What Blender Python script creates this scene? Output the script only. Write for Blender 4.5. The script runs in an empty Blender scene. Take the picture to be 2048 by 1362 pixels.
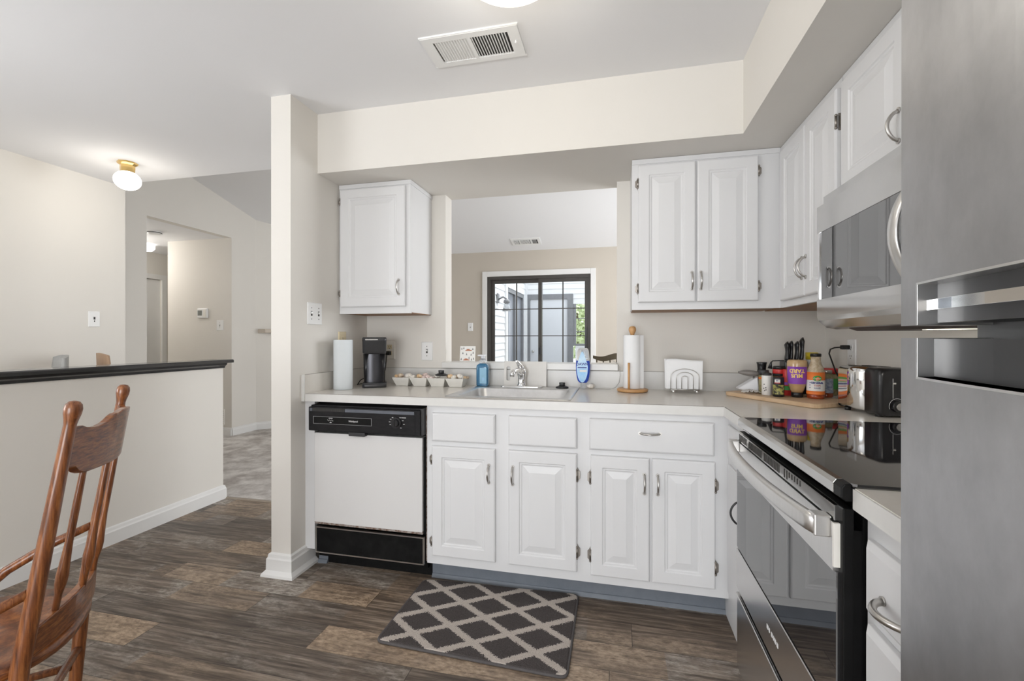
import bpy, bmesh, math, random
from mathutils import Vector, Matrix
random.seed(7)
C = bpy.context.scene.collection
S = bpy.context.scene
PI = math.pi
# ------------------------------------------------------------------ camera
cam = bpy.data.objects.new('camera', bpy.data.cameras.new('camera')); C.objects.link(cam)
cam.data.sensor_width = 36.0; cam.data.lens = 897.95/2048*36
cam.data.shift_y = -0.0013; cam.data.clip_start = 0.02
cam.location = (0, 0, 1.2007); cam.rotation_euler = (PI/2-0.0013, 0, 0.2273)
S.camera = cam
# ------------------------------------------------------------------ view, world, lights
S.view_settings.view_transform = 'Standard'; S.view_settings.look = 'None'
S.view_settings.gamma = 1; S.view_settings.use_curve_mapping = False
S.view_settings.exposure = 0.04
W = bpy.data.worlds.new('sky'); S.world = W; W.use_nodes = True
bg = W.node_tree.nodes['Background']; bg.inputs[0].default_value = (0.86, 0.93, 1.0, 1); bg.inputs[1].default_value = 2.0
def area(name, loc, rot, sx, sy, power, col=(1, 1, 1)):
    l = bpy.data.lights.new(name, 'AREA'); l.shape = 'RECTANGLE'; l.size = sx; l.size_y = sy; l.energy = power; l.color = col
    o = bpy.data.objects.new(name, l); C.objects.link(o); o.location = loc; o.rotation_euler = rot
    return o
area('fill_light_rear', (-0.6, -3.12, 1.0), (PI/2, 0, 0), 2.0, 1.8, 88, (0.985, 0.99, 1.0))  # added fill from behind, set low to reach under the wall cabinets
area('fill_light_side', (-3.80, -0.5, 1.15), (PI/2+.48, 0, -PI/2), 1.8, 1.9, 66, (0.985, 0.99, 1.0))  # added fill from the left, tilted up for right wall and soffit
area('window_light_living', (2.45, 4.6, 1.5), (PI/2, 0, PI/2), 2.0, 1.5, 78, (0.95, 0.97, 1.0))
sun = bpy.data.lights.new('sun', 'SUN'); sun.energy = 3.2; sun.angle = 0.02; sun.color = (1, 0.96, 0.88)
so = bpy.data.objects.new('sun', sun); C.objects.link(so); so.rotation_euler = (math.radians(38), 0, math.radians(150))

# ------------------------------------------------------------------ materials
def nd(nt, t, **k):
    n = nt.nodes.new(t)
    for a, b in k.items(): setattr(n, a, b)
    return n
def mat(name, col, rough=0.5, metal=0.0, ior=1.5, noise=None, bump=None, coat=0, emit=None, trans=0, alpha=1, stretch=(1, 1, 1), spec=None):
    m = bpy.data.materials.new(name); m.use_nodes = True; nt = m.node_tree
    b = nt.nodes['Principled BSDF']
    b.inputs['Base Color'].default_value = (*col, 1); b.inputs['Roughness'].default_value = rough
    b.inputs['Metallic'].default_value = metal; b.inputs['IOR'].default_value = ior
    if coat: b.inputs['Coat Weight'].default_value = coat; b.inputs['Coat Roughness'].default_value = 0.05
    if emit: b.inputs['Emission Color'].default_value = (*emit[0], 1); b.inputs['Emission Strength'].default_value = emit[1]
    if trans: b.inputs['Transmission Weight'].default_value = trans
    if spec is not None: b.inputs['Specular IOR Level'].default_value = spec
    if noise or bump:
        tc = nd(nt, 'ShaderNodeTexCoord'); mp = nd(nt, 'ShaderNodeMapping'); mp.inputs['Scale'].default_value = stretch
        nt.links.new(tc.outputs['Object'], mp.inputs[0])
    if noise:   # (scale, second colour, contrast)
        n = nd(nt, 'ShaderNodeTexNoise'); n.inputs['Scale'].default_value = noise[0]; n.inputs['Detail'].default_value = 8; n.inputs['Roughness'].default_value = .64
        nt.links.new(mp.outputs[0], n.inputs['Vector'])
        r = nd(nt, 'ShaderNodeValToRGB'); c = noise[2] if len(noise) > 2 else 0.25
        r.color_ramp.elements[0].position = 0.5-c; r.color_ramp.elements[1].position = 0.5+c
        r.color_ramp.elements[0].color = (*col, 1); r.color_ramp.elements[1].color = (*noise[1], 1)
        nt.links.new(n.outputs[0], r.inputs[0]); nt.links.new(r.outputs[0], b.inputs['Base Color'])
    if bump:    # (scale, strength, distance)
        n = nd(nt, 'ShaderNodeTexNoise'); n.inputs['Scale'].default_value = bump[0]; n.inputs['Detail'].default_value = 5
        nt.links.new(mp.outputs[0], n.inputs['Vector'])
        u = nd(nt, 'ShaderNodeBump'); u.inputs['Strength'].default_value = bump[1]; u.inputs['Distance'].default_value = bump[2]
        nt.links.new(n.outputs[0], u.inputs['Height']); nt.links.new(u.outputs[0], b.inputs['Normal'])
    return m
M = {}
M['wall'] = mat('warm_offwhite_wall_paint', (0.745, 0.715, 0.665), 0.75, noise=(3, (0.76, 0.73, 0.68)), bump=(180, .05, .002))
M['wallgrey'] = mat('greige_wall_paint', (0.56, 0.51, 0.44), 0.75, noise=(3, (0.58, 0.525, 0.455)))
M['ceil'] = mat('ceiling_paint', (0.84, 0.84, 0.85), 0.85, noise=(2, (0.85, 0.85, 0.86)), bump=(120, .06, .003))
M['cab'] = mat('white_cabinet_paint', (0.72, 0.72, 0.725), 0.38, noise=(8, (0.745, 0.745, 0.75)), bump=(60, .04, .002), stretch=(1, 1, .2))
M['trim'] = mat('white_trim_paint', (0.78, 0.775, 0.76), 0.4, noise=(5, (0.80, 0.795, 0.78)))
M['lam'] = mat('beige_laminate', (0.70, 0.665, 0.61), 0.22, noise=(45, (0.74, 0.705, 0.65), .3))
M['lamedge'] = mat('pale_laminate_edge', (0.70, 0.69, 0.665), 0.3, noise=(40, (0.73, 0.72, 0.695)))
M['seam'] = mat('laminate_seam', (0.22, 0.20, 0.18), 0.6, noise=(30, (.26, .24, .21)))
M['toe'] = mat('blue_grey_toe_kick', (0.145, 0.165, 0.195), 0.5, noise=(12, (0.19, 0.21, 0.24)), bump=(30, .1, .003))
M['steel'] = mat('brushed_steel', (0.60, 0.59, 0.58), 0.27, 1, noise=(14, (0.66, 0.65, 0.64)), stretch=(1, 1, 12))
M['steelh'] = mat('satin_steel', (0.70, 0.695, 0.68), 0.30, 1, noise=(12, (0.76, 0.75, 0.74)), stretch=(1, 12, 1))
M['fridge'] = mat('smudged_stainless_door', (0.34, 0.34, 0.345), 0.38, 1, noise=(3.2, (0.58, 0.58, 0.59), .22), bump=(4, .10, .03), stretch=(1, 1.3, .9))
M['sinksteel'] = mat('sink_steel', (0.62, 0.62, 0.62), 0.34, 1, noise=(30, (0.74, 0.74, 0.74)))
M['polsteel'] = mat('polished_steel', (0.56, 0.555, 0.545), 0.13, 1, noise=(12, (0.60, 0.595, 0.585)))
M['rangeblk'] = mat('range_black_enamel', (0.006, 0.006, 0.006), 0.4, spec=.15, noise=(12, (.009, .009, .009)))
M['frbody'] = mat('grey_fridge_cabinet', (0.20, 0.20, 0.205), 0.4, noise=(12, (.24, .24, .245)))
M['ventgrey0'] = mat('thin_grey_border', (0.22, 0.22, 0.22), 0.5, noise=(30, (.26, .26, .26)))
M['chrome'] = mat('chrome', (0.82, 0.82, 0.82), 0.08, 1, noise=(9, (.86, .86, .86)))
M['nickel'] = mat('brushed_nickel', (0.50, 0.485, 0.46), 0.3, 1, noise=(20, (.56, .54, .52)))
M['hinge'] = mat('aged_hinge_metal', (0.26, 0.235, 0.21), 0.4, 1, noise=(60, (.38, .35, .32)))
M['blackgl'] = mat('black_glass', (0.006, 0.006, 0.008), 0.035, 0, ior=3.4, noise=(3, (.008, .008, .01)))
M['mirgl'] = mat('dark_mirror_glass', (0.015, 0.015, 0.017), 0.015, 0, ior=2.9, noise=(3, (.024, .024, .026)))
M['black'] = mat('black_plastic', (0.013, 0.013, 0.014), 0.3, noise=(30, (.018, .018, .02)))
M['dwblack'] = mat('dusty_black_panel', (0.007, 0.007, 0.008), 0.5, spec=.2, noise=(16, (.018, .017, .018), .2), stretch=(1, 1, 3))
M['blackm'] = mat('matte_black', (0.003, 0.003, 0.003), 0.7, spec=.12, noise=(20, (.012, .012, .012)))
M['charcoal'] = mat('charcoal_plastic', (0.030, 0.030, 0.032), 0.35, noise=(30, (.038, .038, .04)))
M['greyp'] = mat('slate_strip', (0.10, 0.11, 0.135), 0.4, noise=(30, (.13, .14, .16)))
M['dwwhite'] = mat('dishwasher_panel_white', (0.70, 0.69, 0.68), 0.32, noise=(3, (0.72, 0.71, 0.70)))
M['ink'] = mat('white_ink', (0.75, 0.75, 0.75), 0.5, noise=(40, (.8, .8, .8)))
M['blackpaint'] = mat('gloss_black_paint', (0.012, 0.013, 0.015), 0.16, noise=(12, (.016, .017, .02)), coat=.3)
M['paper'] = mat('white_paper', (0.85, 0.86, 0.87), 0.85, bump=(150, .25, .002), noise=(20, (.88, .885, .89)))
M['paperblue'] = mat('cool_white_paper', (0.72, 0.76, 0.78), 0.85, bump=(150, .25, .002), noise=(20, (.74, .78, .80)))
M['bamboo'] = mat('honey_bamboo', (0.62, 0.36, 0.16), 0.4, noise=(14, (0.50, 0.26, 0.10), .25), stretch=(1, 1, .3))
M['boardwood'] = mat('pale_bamboo_board', (0.70, 0.52, 0.34), 0.45, noise=(9, (0.58, 0.39, 0.23), .2), stretch=(1, 8, 1))
M['plate'] = mat('white_switch_plate', (0.84, 0.84, 0.83), 0.35, noise=(20, (.86, .86, .85)))
M['ivory'] = mat('ivory_outlet', (0.72, 0.62, 0.42), 0.4, noise=(20, (.75, .65, .45)))
M['ivplate'] = mat('ivory_plate', (0.86, 0.83, 0.77), 0.4, noise=(20, (.88, .85, .79)))
M['dark'] = mat('slot_dark', (0.03, 0.028, 0.025), 0.6, noise=(30, (.04, .036, .03)))
M['brass'] = mat('polished_brass', (0.80, 0.55, 0.20), 0.16, 1, noise=(10, (.85, .6, .25)))
M['globe'] = mat('lit_ribbed_glass', (0.9, 0.9, 0.9), 0.3, emit=((1.0, 0.97, 0.91), 2.6))
M['dome'] = mat('lit_cream_dome', (0.9, 0.85, 0.7), 0.3, emit=((1.0, 0.93, 0.78), 1.05))
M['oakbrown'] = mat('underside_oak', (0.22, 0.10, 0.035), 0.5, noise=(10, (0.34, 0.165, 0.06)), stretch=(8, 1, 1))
M['tray'] = mat('pale_cream_ceramic', (0.76, 0.74, 0.69), 0.45, noise=(20, (.79, .77, .72)))
M['soap'] = mat('teal_blue_soap', (0.03, 0.14, 0.27), 0.12, noise=(5, (0.045, 0.18, 0.32)), coat=.5)
M['soaplab'] = mat('pale_blue_label', (0.24, 0.45, 0.60), 0.5, noise=(20, (.28, .5, .66)))
M['clear'] = mat('clear_plastic', (0.86, 0.88, 0.90), 0.12, ior=1.35, trans=.75, noise=(10, (.9, .92, .94)))
M['dawn'] = mat('dish_soap_blue', (0.01, 0.05, 0.42), 0.12, noise=(8, (.015, .08, .55)), coat=.5)
M['dawnlab'] = mat('light_blue_label', (0.28, 0.55, 0.85), 0.4, noise=(14, (.6, .78, .93), .12))
M['navy'] = mat('navy_ink', (0.01, 0.03, 0.22), 0.4, noise=(14, (.015, .04, .26)))
M['acryl'] = mat('translucent_board', (0.60, 0.575, 0.54), 0.3, noise=(6, (.66, .64, .60)))
M['slate'] = mat('grey_lid', (0.20, 0.185, 0.17), 0.4, noise=(40, (.27, .25, .235)))
M['whitepl'] = mat('white_plastic', (0.76, 0.77, 0.80), 0.4, noise=(10, (.8, .81, .84)))
M['mustard'] = mat('mustard_jar', (0.50, 0.31, 0.14), 0.2, noise=(22, (0.60, 0.42, 0.24), .2), coat=.4)
M['purple'] = mat('purple_label', (0.26, 0.065, 0.48), 0.45, noise=(10, (.30, .09, .52)))
M['yellowink'] = mat('pale_yellow_ink', (0.90, 0.62, 0.16), 0.5, noise=(20, (.95, .7, .2)))
M['sauce'] = mat('amber_sauce', (0.30, 0.045, 0.012), 0.12, noise=(10, (.38, .07, .02)), coat=.5)
M['glassj'] = mat('speckled_jar_glass', (0.42, 0.32, 0.20), 0.15, noise=(70, (0.62, 0.52, 0.38), .15), coat=.5)
M['orange'] = mat('orange_label', (0.85, 0.20, 0.03), 0.45, noise=(10, (.9, .24, .05)))
M['green'] = mat('green_label', (0.06, 0.32, 0.06), 0.45, noise=(12, (.08, .4, .08)))
M['label'] = mat('white_label', (0.82, 0.81, 0.78), 0.5, noise=(20, (.85, .84, .82)))
M['red'] = mat('red_plastic', (0.55, 0.03, 0.03), 0.35, noise=(14, (.62, .045, .04)))
M['yellow'] = mat('yellow_lid', (0.90, 0.68, 0.02), 0.4, noise=(14, (.94, .74, .05)))
M['herb'] = mat('dried_herb_fill', (0.22, 0.20, 0.09), 0.5, noise=(60, (.42, .36, .2), .15))
M['spice'] = mat('spice_label_print', (0.03, 0.03, 0.025), 0.4, noise=(60, (0.45, 0.42, 0.12), .06))
M['bluelab'] = mat('pale_print_label', (0.50, 0.55, 0.62), 0.5, noise=(90, (.22, .27, .4), .1))
M['shell'] = mat('shell_cream', (0.70, 0.60, 0.48), 0.5, noise=(40, (0.45, 0.28, 0.15), .15))
M['shellpink'] = mat('shell_pink', (0.66, 0.48, 0.44), 0.5, noise=(50, (.82, .72, .68), .15))
M['shellwhite'] = mat('shell_white', (0.82, 0.79, 0.74), 0.5, noise=(30, (.7, .64, .56), .2))
M['shelltan'] = mat('shell_tan', (0.62, 0.36, 0.16), 0.5, noise=(50, (.82, .66, .45), .15))
M['wovenwhite'] = mat('white_napkins', (0.86, 0.865, 0.875), 0.8, noise=(20, (.88, .885, .89)), bump=(40, .3, .004))
M['tilep'] = mat('white_glazed_tile', (0.85, 0.84, 0.81), 0.3, noise=(20, (.88, .87, .84)))
M['tiledark'] = mat('tile_print_grey', (0.14, 0.14, 0.15), 0.4, noise=(50, (.2, .2, .2)))
M['tilered'] = mat('tile_print_red', (0.45, 0.14, 0.07), 0.4, noise=(50, (.5, .22, .12)))
M['bronze'] = mat('dark_bronze_frame', (0.045, 0.040, 0.035), 0.4, noise=(20, (.06, .054, .048)))
M['pane'] = mat('window_glass', (1, 1, 1), 0.0, ior=1.02, trans=1.0)
M['strip'] = mat('taupe_transition_strip', (0.30, 0.25, 0.20), 0.5, noise=(20, (.36, .31, .25)))
M['siding'] = mat('white_siding', (0.74, 0.75, 0.76), 0.5, noise=(10, (.77, .78, .79)))
M['pgrey'] = mat('grey_porch_frame', (0.19, 0.195, 0.205), 0.5, noise=(10, (.23, .235, .245)))
M['pdoor'] = mat('white_storage_door', (0.66, 0.68, 0.71), 0.45, noise=(4, (.68, .70, .73)))
M['pfloor'] = mat('porch_concrete', (0.35, 0.35, 0.34), 0.8, noise=(10, (.4, .4, .39)))
M['leaf'] = mat('sunlit_leaves', (0.46, 0.56, 0.28), 0.5, noise=(2, (.66, .72, .48), .2))
M['bark'] = mat('bark', (0.16, 0.12, 0.09), 0.8, noise=(20, (.22, .17, .12)))
M['greych'] = mat('grey_upholstery', (0.36, 0.36, 0.35), 0.6, noise=(80, (.42, .42, .41)))
M['brownleg'] = mat('walnut_brown', (0.10, 0.055, 0.03), 0.45, noise=(12, (.16, .09, .05)), stretch=(1, 1, .2))
M['beigeback'] = mat('tan_bent_plywood', (0.42, 0.27, 0.17), 0.5, noise=(12, (.5, .34, .22)), stretch=(1, 1, .2))
M['darkwood'] = mat('dark_olive_wood', (0.06, 0.045, 0.022), 0.45, noise=(12, (.09, .068, .035)), stretch=(1, 1, .2))
M['cord'] = mat('black_cord', (0.01, 0.01, 0.01), 0.5, noise=(20, (.015, .015, .015)))
M['greycord'] = mat('grey_cord', (0.45, 0.44, 0.42), 0.5, noise=(20, (.5, .49, .47)))

def floor_mat():
    m = bpy.data.materials.new('distressed_grey_brown_planks'); m.use_nodes = True; nt = m.node_tree; L = nt.links.new
    b = nt.nodes['Principled BSDF']; b.inputs['Roughness'].default_value = 0.42; b.inputs['Specular IOR Level'].default_value = 0.3
    g = nd(nt, 'ShaderNodeNewGeometry'); sp = nd(nt, 'ShaderNodeSeparateXYZ'); L(g.outputs['Position'], sp.inputs[0])
    def mth(op, a, b_=None):
        n = nd(nt, 'ShaderNodeMath', operation=op)
        for i, v in enumerate((a, b_)):
            if v is None: continue
            if isinstance(v, (int, float)): n.inputs[i].default_value = v
            else: L(v, n.inputs[i])
        return n.outputs[0]
    yy = mth('DIVIDE', mth('SUBTRACT', sp.outputs[1], 1.511-1.465*4), 0.1465)
    row = mth('FLOOR', yy); fy = mth('FRACT', yy)
    w1 = nd(nt, 'ShaderNodeTexWhiteNoise', noise_dimensions='1D'); L(row, w1.inputs['W'])
    xx = mth('ADD', mth('DIVIDE', sp.outputs[0], 1.15), mth('MULTIPLY', w1.outputs[0], 7.0))
    seg = mth('FLOOR', xx); fx = mth('FRACT', xx)
    xx2 = mth('MULTIPLY', xx, 2.6); seg2 = mth('FLOOR', xx2)
    def wn(a, b2):
        c = nd(nt, 'ShaderNodeCombineXYZ'); L(a, c.inputs[0]); L(b2, c.inputs[1])
        w = nd(nt, 'ShaderNodeTexWhiteNoise', noise_dimensions='2D'); L(c.outputs[0], w.inputs['Vector']); return w.outputs[0]
    r1 = wn(seg, row); r2 = wn(seg2, row)
    # grain stretched along the plank, shifted per plank
    cv = nd(nt, 'ShaderNodeCombineXYZ'); L(mth('ADD', mth('MULTIPLY', sp.outputs[0], 1.6), mth('MULTIPLY', r1, 31)), cv.inputs[0]); L(mth('MULTIPLY', sp.outputs[1], 26), cv.inputs[1]); L(mth('MULTIPLY', r1, 9), cv.inputs[2])
    n1 = nd(nt, 'ShaderNodeTexNoise'); L(cv.outputs[0], n1.inputs['Vector']); n1.inputs['Scale'].default_value = 2.2; n1.inputs['Detail'].default_value = 9; n1.inputs['Roughness'].default_value = .68
    cv2 = nd(nt, 'ShaderNodeCombineXYZ'); L(mth('ADD', sp.outputs[0], mth('MULTIPLY', r1, 17)), cv2.inputs[0]); L(mth('MULTIPLY', sp.outputs[1], 2.4), cv2.inputs[1]); L(r1, cv2.inputs[2])
    n2 = nd(nt, 'ShaderNodeTexNoise'); L(cv2.outputs[0], n2.inputs['Vector']); n2.inputs['Scale'].default_value = 3.2; n2.inputs['Detail'].default_value = 8; n2.inputs['Roughness'].default_value = .7
    n3 = nd(nt, 'ShaderNodeTexNoise'); L(cv2.outputs[0], n3.inputs['Vector']); n3.inputs['Scale'].default_value = 30; n3.inputs['Detail'].default_value = 6; n3.inputs['Roughness'].default_value = .75
    ra = nd(nt, 'ShaderNodeValToRGB'); L(n1.outputs[0], ra.inputs[0]); e = ra.color_ramp.elements
    e[0].position = .30; e[0].color = (0.050, 0.036, 0.027, 1); e[1].position = .70; e[1].color = (0.36, 0.285, 0.22, 1)
    k = e.new(.5); k.color = (0.150, 0.112, 0.083, 1)
    rb = nd(nt, 'ShaderNodeValToRGB'); L(n3.outputs[0], rb.inputs[0]); e = rb.color_ramp.elements
    e[0].position = .36; e[0].color = (0.10, 0.078, 0.062, 1); e[1].position = .64; e[1].color = (0.46, 0.41, 0.35, 1)
    rc = nd(nt, 'ShaderNodeValToRGB'); L(n3.outputs[0], rc.inputs[0]); e = rc.color_ramp.elements
    e[0].position = .34; e[0].color = (0.115, 0.08, 0.055, 1); e[1].position = .64; e[1].color = (0.44, 0.335, 0.24, 1)
    # worn patches: per segment choice x blotch noise
    msk = nd(nt, 'ShaderNodeMapRange'); L(mth('ADD', mth('ADD', mth('MULTIPLY', n2.outputs[0], 1.15), mth('MULTIPLY', n1.outputs[0], .35)), mth('MULTIPLY', r1, .22)), msk.inputs[0]); msk.inputs[1].default_value = .80; msk.inputs[2].default_value = 1.02
    pick = mth('GREATER_THAN', r2, .5)
    mx0 = nd(nt, 'ShaderNodeMix', data_type='RGBA'); L(pick, mx0.inputs[0]); L(rb.outputs[0], mx0.inputs[6]); L(rc.outputs[0], mx0.inputs[7])
    mx = nd(nt, 'ShaderNodeMix', data_type='RGBA'); L(mth('MULTIPLY', msk.outputs[0], .85), mx.inputs[0]); L(ra.outputs[0], mx.inputs[6]); L(mx0.outputs[2], mx.inputs[7])
    # per plank tint and seams
    hs = nd(nt, 'ShaderNodeHueSaturation'); L(mx.outputs[2], hs.inputs['Color']); L(mth('ADD', mth('MULTIPLY', r1, .55), .78), hs.inputs['Value']); L(mth('ADD', mth('MULTIPLY', r2, .25), .80), hs.inputs['Saturation'])
    s1 = mth('LESS_THAN', fy, .018); s2 = mth('LESS_THAN', fx, .0025); sm = mth('MAXIMUM', s1, s2)
    mx2 = nd(nt, 'ShaderNodeMix', data_type='RGBA'); L(mth('MULTIPLY', sm, .65), mx2.inputs[0]); L(hs.outputs[0], mx2.inputs[6]); mx2.inputs[7].default_value = (.02, .016, .013, 1)
    L(mx2.outputs[2], b.inputs['Base Color'])
    bp = nd(nt, 'ShaderNodeBump'); bp.inputs['Strength'].default_value = .25; bp.inputs['Distance'].default_value = .003
    L(mth('SUBTRACT', n1.outputs[0], sm), bp.inputs['Height']); L(bp.outputs[0], b.inputs['Normal'])
    return m
M['floor'] = floor_mat()
M['carpet'] = mat('mottled_taupe_carpet', (0.46, 0.42, 0.39), 0.95, noise=(6, (0.80, 0.77, 0.735), .13), bump=(220, .8, .01), spec=.05)

def rug_mat():
    m = bpy.data.materials.new('charcoal_lattice_pile'); m.use_nodes = True; nt = m.node_tree; L = nt.links.new
    b = nt.nodes['Principled BSDF']; b.inputs['Roughness'].default_value = 0.95; b.inputs['Specular IOR Level'].default_value = .1
    g = nd(nt, 'ShaderNodeNewGeometry'); sp = nd(nt, 'ShaderNodeSeparateXYZ')
    n = nd(nt, 'ShaderNodeTexNoise'); n.inputs['Scale'].default_value = 190; n.inputs['Detail'].default_value = 2; L(g.outputs['Position'], n.inputs['Vector'])
    vs = nd(nt, 'ShaderNodeVectorMath', operation='SUBTRACT'); L(n.outputs['Color'], vs.inputs[0]); vs.inputs[1].default_value = (.5, .5, .5)
    vm = nd(nt, 'ShaderNodeVectorMath', operation='SCALE'); L(vs.outputs[0], vm.inputs[0]); vm.inputs['Scale'].default_value = .030
    va = nd(nt, 'ShaderNodeVectorMath', operation='ADD'); L(vm.outputs[0], va.inputs[0]); L(g.outputs['Position'], va.inputs[1]); L(va.outputs[0], sp.inputs[0])
    def mth(op, a, b_=None):
        q = nd(nt, 'ShaderNodeMath', operation=op)
        for i, v in enumerate((a, b_)):
            if v is None: continue
            if isinstance(v, (int, float)): q.inputs[i].default_value = v
            else: L(v, q.inputs[i])
        return q.outputs[0]
    a = mth('DIVIDE', mth('SUBTRACT', sp.outputs[0], -.92-2.5), .25); c = mth('DIVIDE', mth('SUBTRACT', sp.outputs[1], 2.078-1.63), .163)
    def line(v):
        f = mth('FRACT', v); return mth('LESS_THAN', mth('MINIMUM', f, mth('SUBTRACT', 1.0, f)), .108)
    msk = mth('MAXIMUM', line(mth('ADD', a, c)), line(mth('SUBTRACT', a, c)))
    n4 = nd(nt, 'ShaderNodeTexNoise'); n4.inputs['Scale'].default_value = 300; L(g.outputs['Position'], n4.inputs['Vector'])
    d = nd(nt, 'ShaderNodeMix', data_type='RGBA'); L(n4.outputs[0], d.inputs[0]); d.inputs[6].default_value = (.040, .034, .033, 1); d.inputs[7].default_value = (.13, .115, .112, 1)
    l = nd(nt, 'ShaderNodeMix', data_type='RGBA'); L(n4.outputs[0], l.inputs[0]); l.inputs[6].default_value = (.38, .33, .29, 1); l.inputs[7].default_value = (.70, .63, .57, 1)
    mx = nd(nt, 'ShaderNodeMix', data_type='RGBA'); L(msk, mx.inputs[0]); L(d.outputs[2], mx.inputs[6]); L(l.outputs[2], mx.inputs[7]); L(mx.outputs[2], b.inputs['Base Color'])
    bp = nd(nt, 'ShaderNodeBump'); bp.inputs['Strength'].default_value = .7; bp.inputs['Distance'].default_value = .006
    L(mth('ADD', n4.outputs[0], mth('MULTIPLY', msk, .6)), bp.inputs['Height']); L(bp.outputs[0], b.inputs['Normal'])
    return m
M['rug'] = rug_mat()

def oak_mat():
    m = bpy.data.materials.new('red_brown_oak'); m.use_nodes = True; nt = m.node_tree; L = nt.links.new
    b = nt.nodes['Principled BSDF']; b.inputs['Roughness'].default_value = 0.32; b.inputs['Coat Weight'].default_value = .3
    tc = nd(nt, 'ShaderNodeTexCoord'); mp = nd(nt, 'ShaderNodeMapping'); mp.inputs['Scale'].default_value = (7, 7, .35); L(tc.outputs['Object'], mp.inputs[0])
    n = nd(nt, 'ShaderNodeTexNoise'); n.inputs['Scale'].default_value = 17; n.inputs['Detail'].default_value = 12; n.inputs['Roughness'].default_value = .7; L(mp.outputs[0], n.inputs['Vector'])
    r = nd(nt, 'ShaderNodeValToRGB'); L(n.outputs[0], r.inputs[0]); e = r.color_ramp.elements
    e[0].position = .32; e[0].color = (.045, .012, .004, 1); e[1].position = .72; e[1].color = (.42, .165, .050, 1); k = e.new(.5); k.color = (.20, .062, .017, 1)
    L(r.outputs[0], b.inputs['Base Color'])
    return m
M['oak'] = oak_mat()
M['oakflat'] = M['oak'].copy(); M['oakflat'].name = 'red_brown_oak_flat_grain'
M['oakflat'].node_tree.nodes['Mapping'].inputs['Scale'].default_value = (1.6, 1.6, 9)

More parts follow.
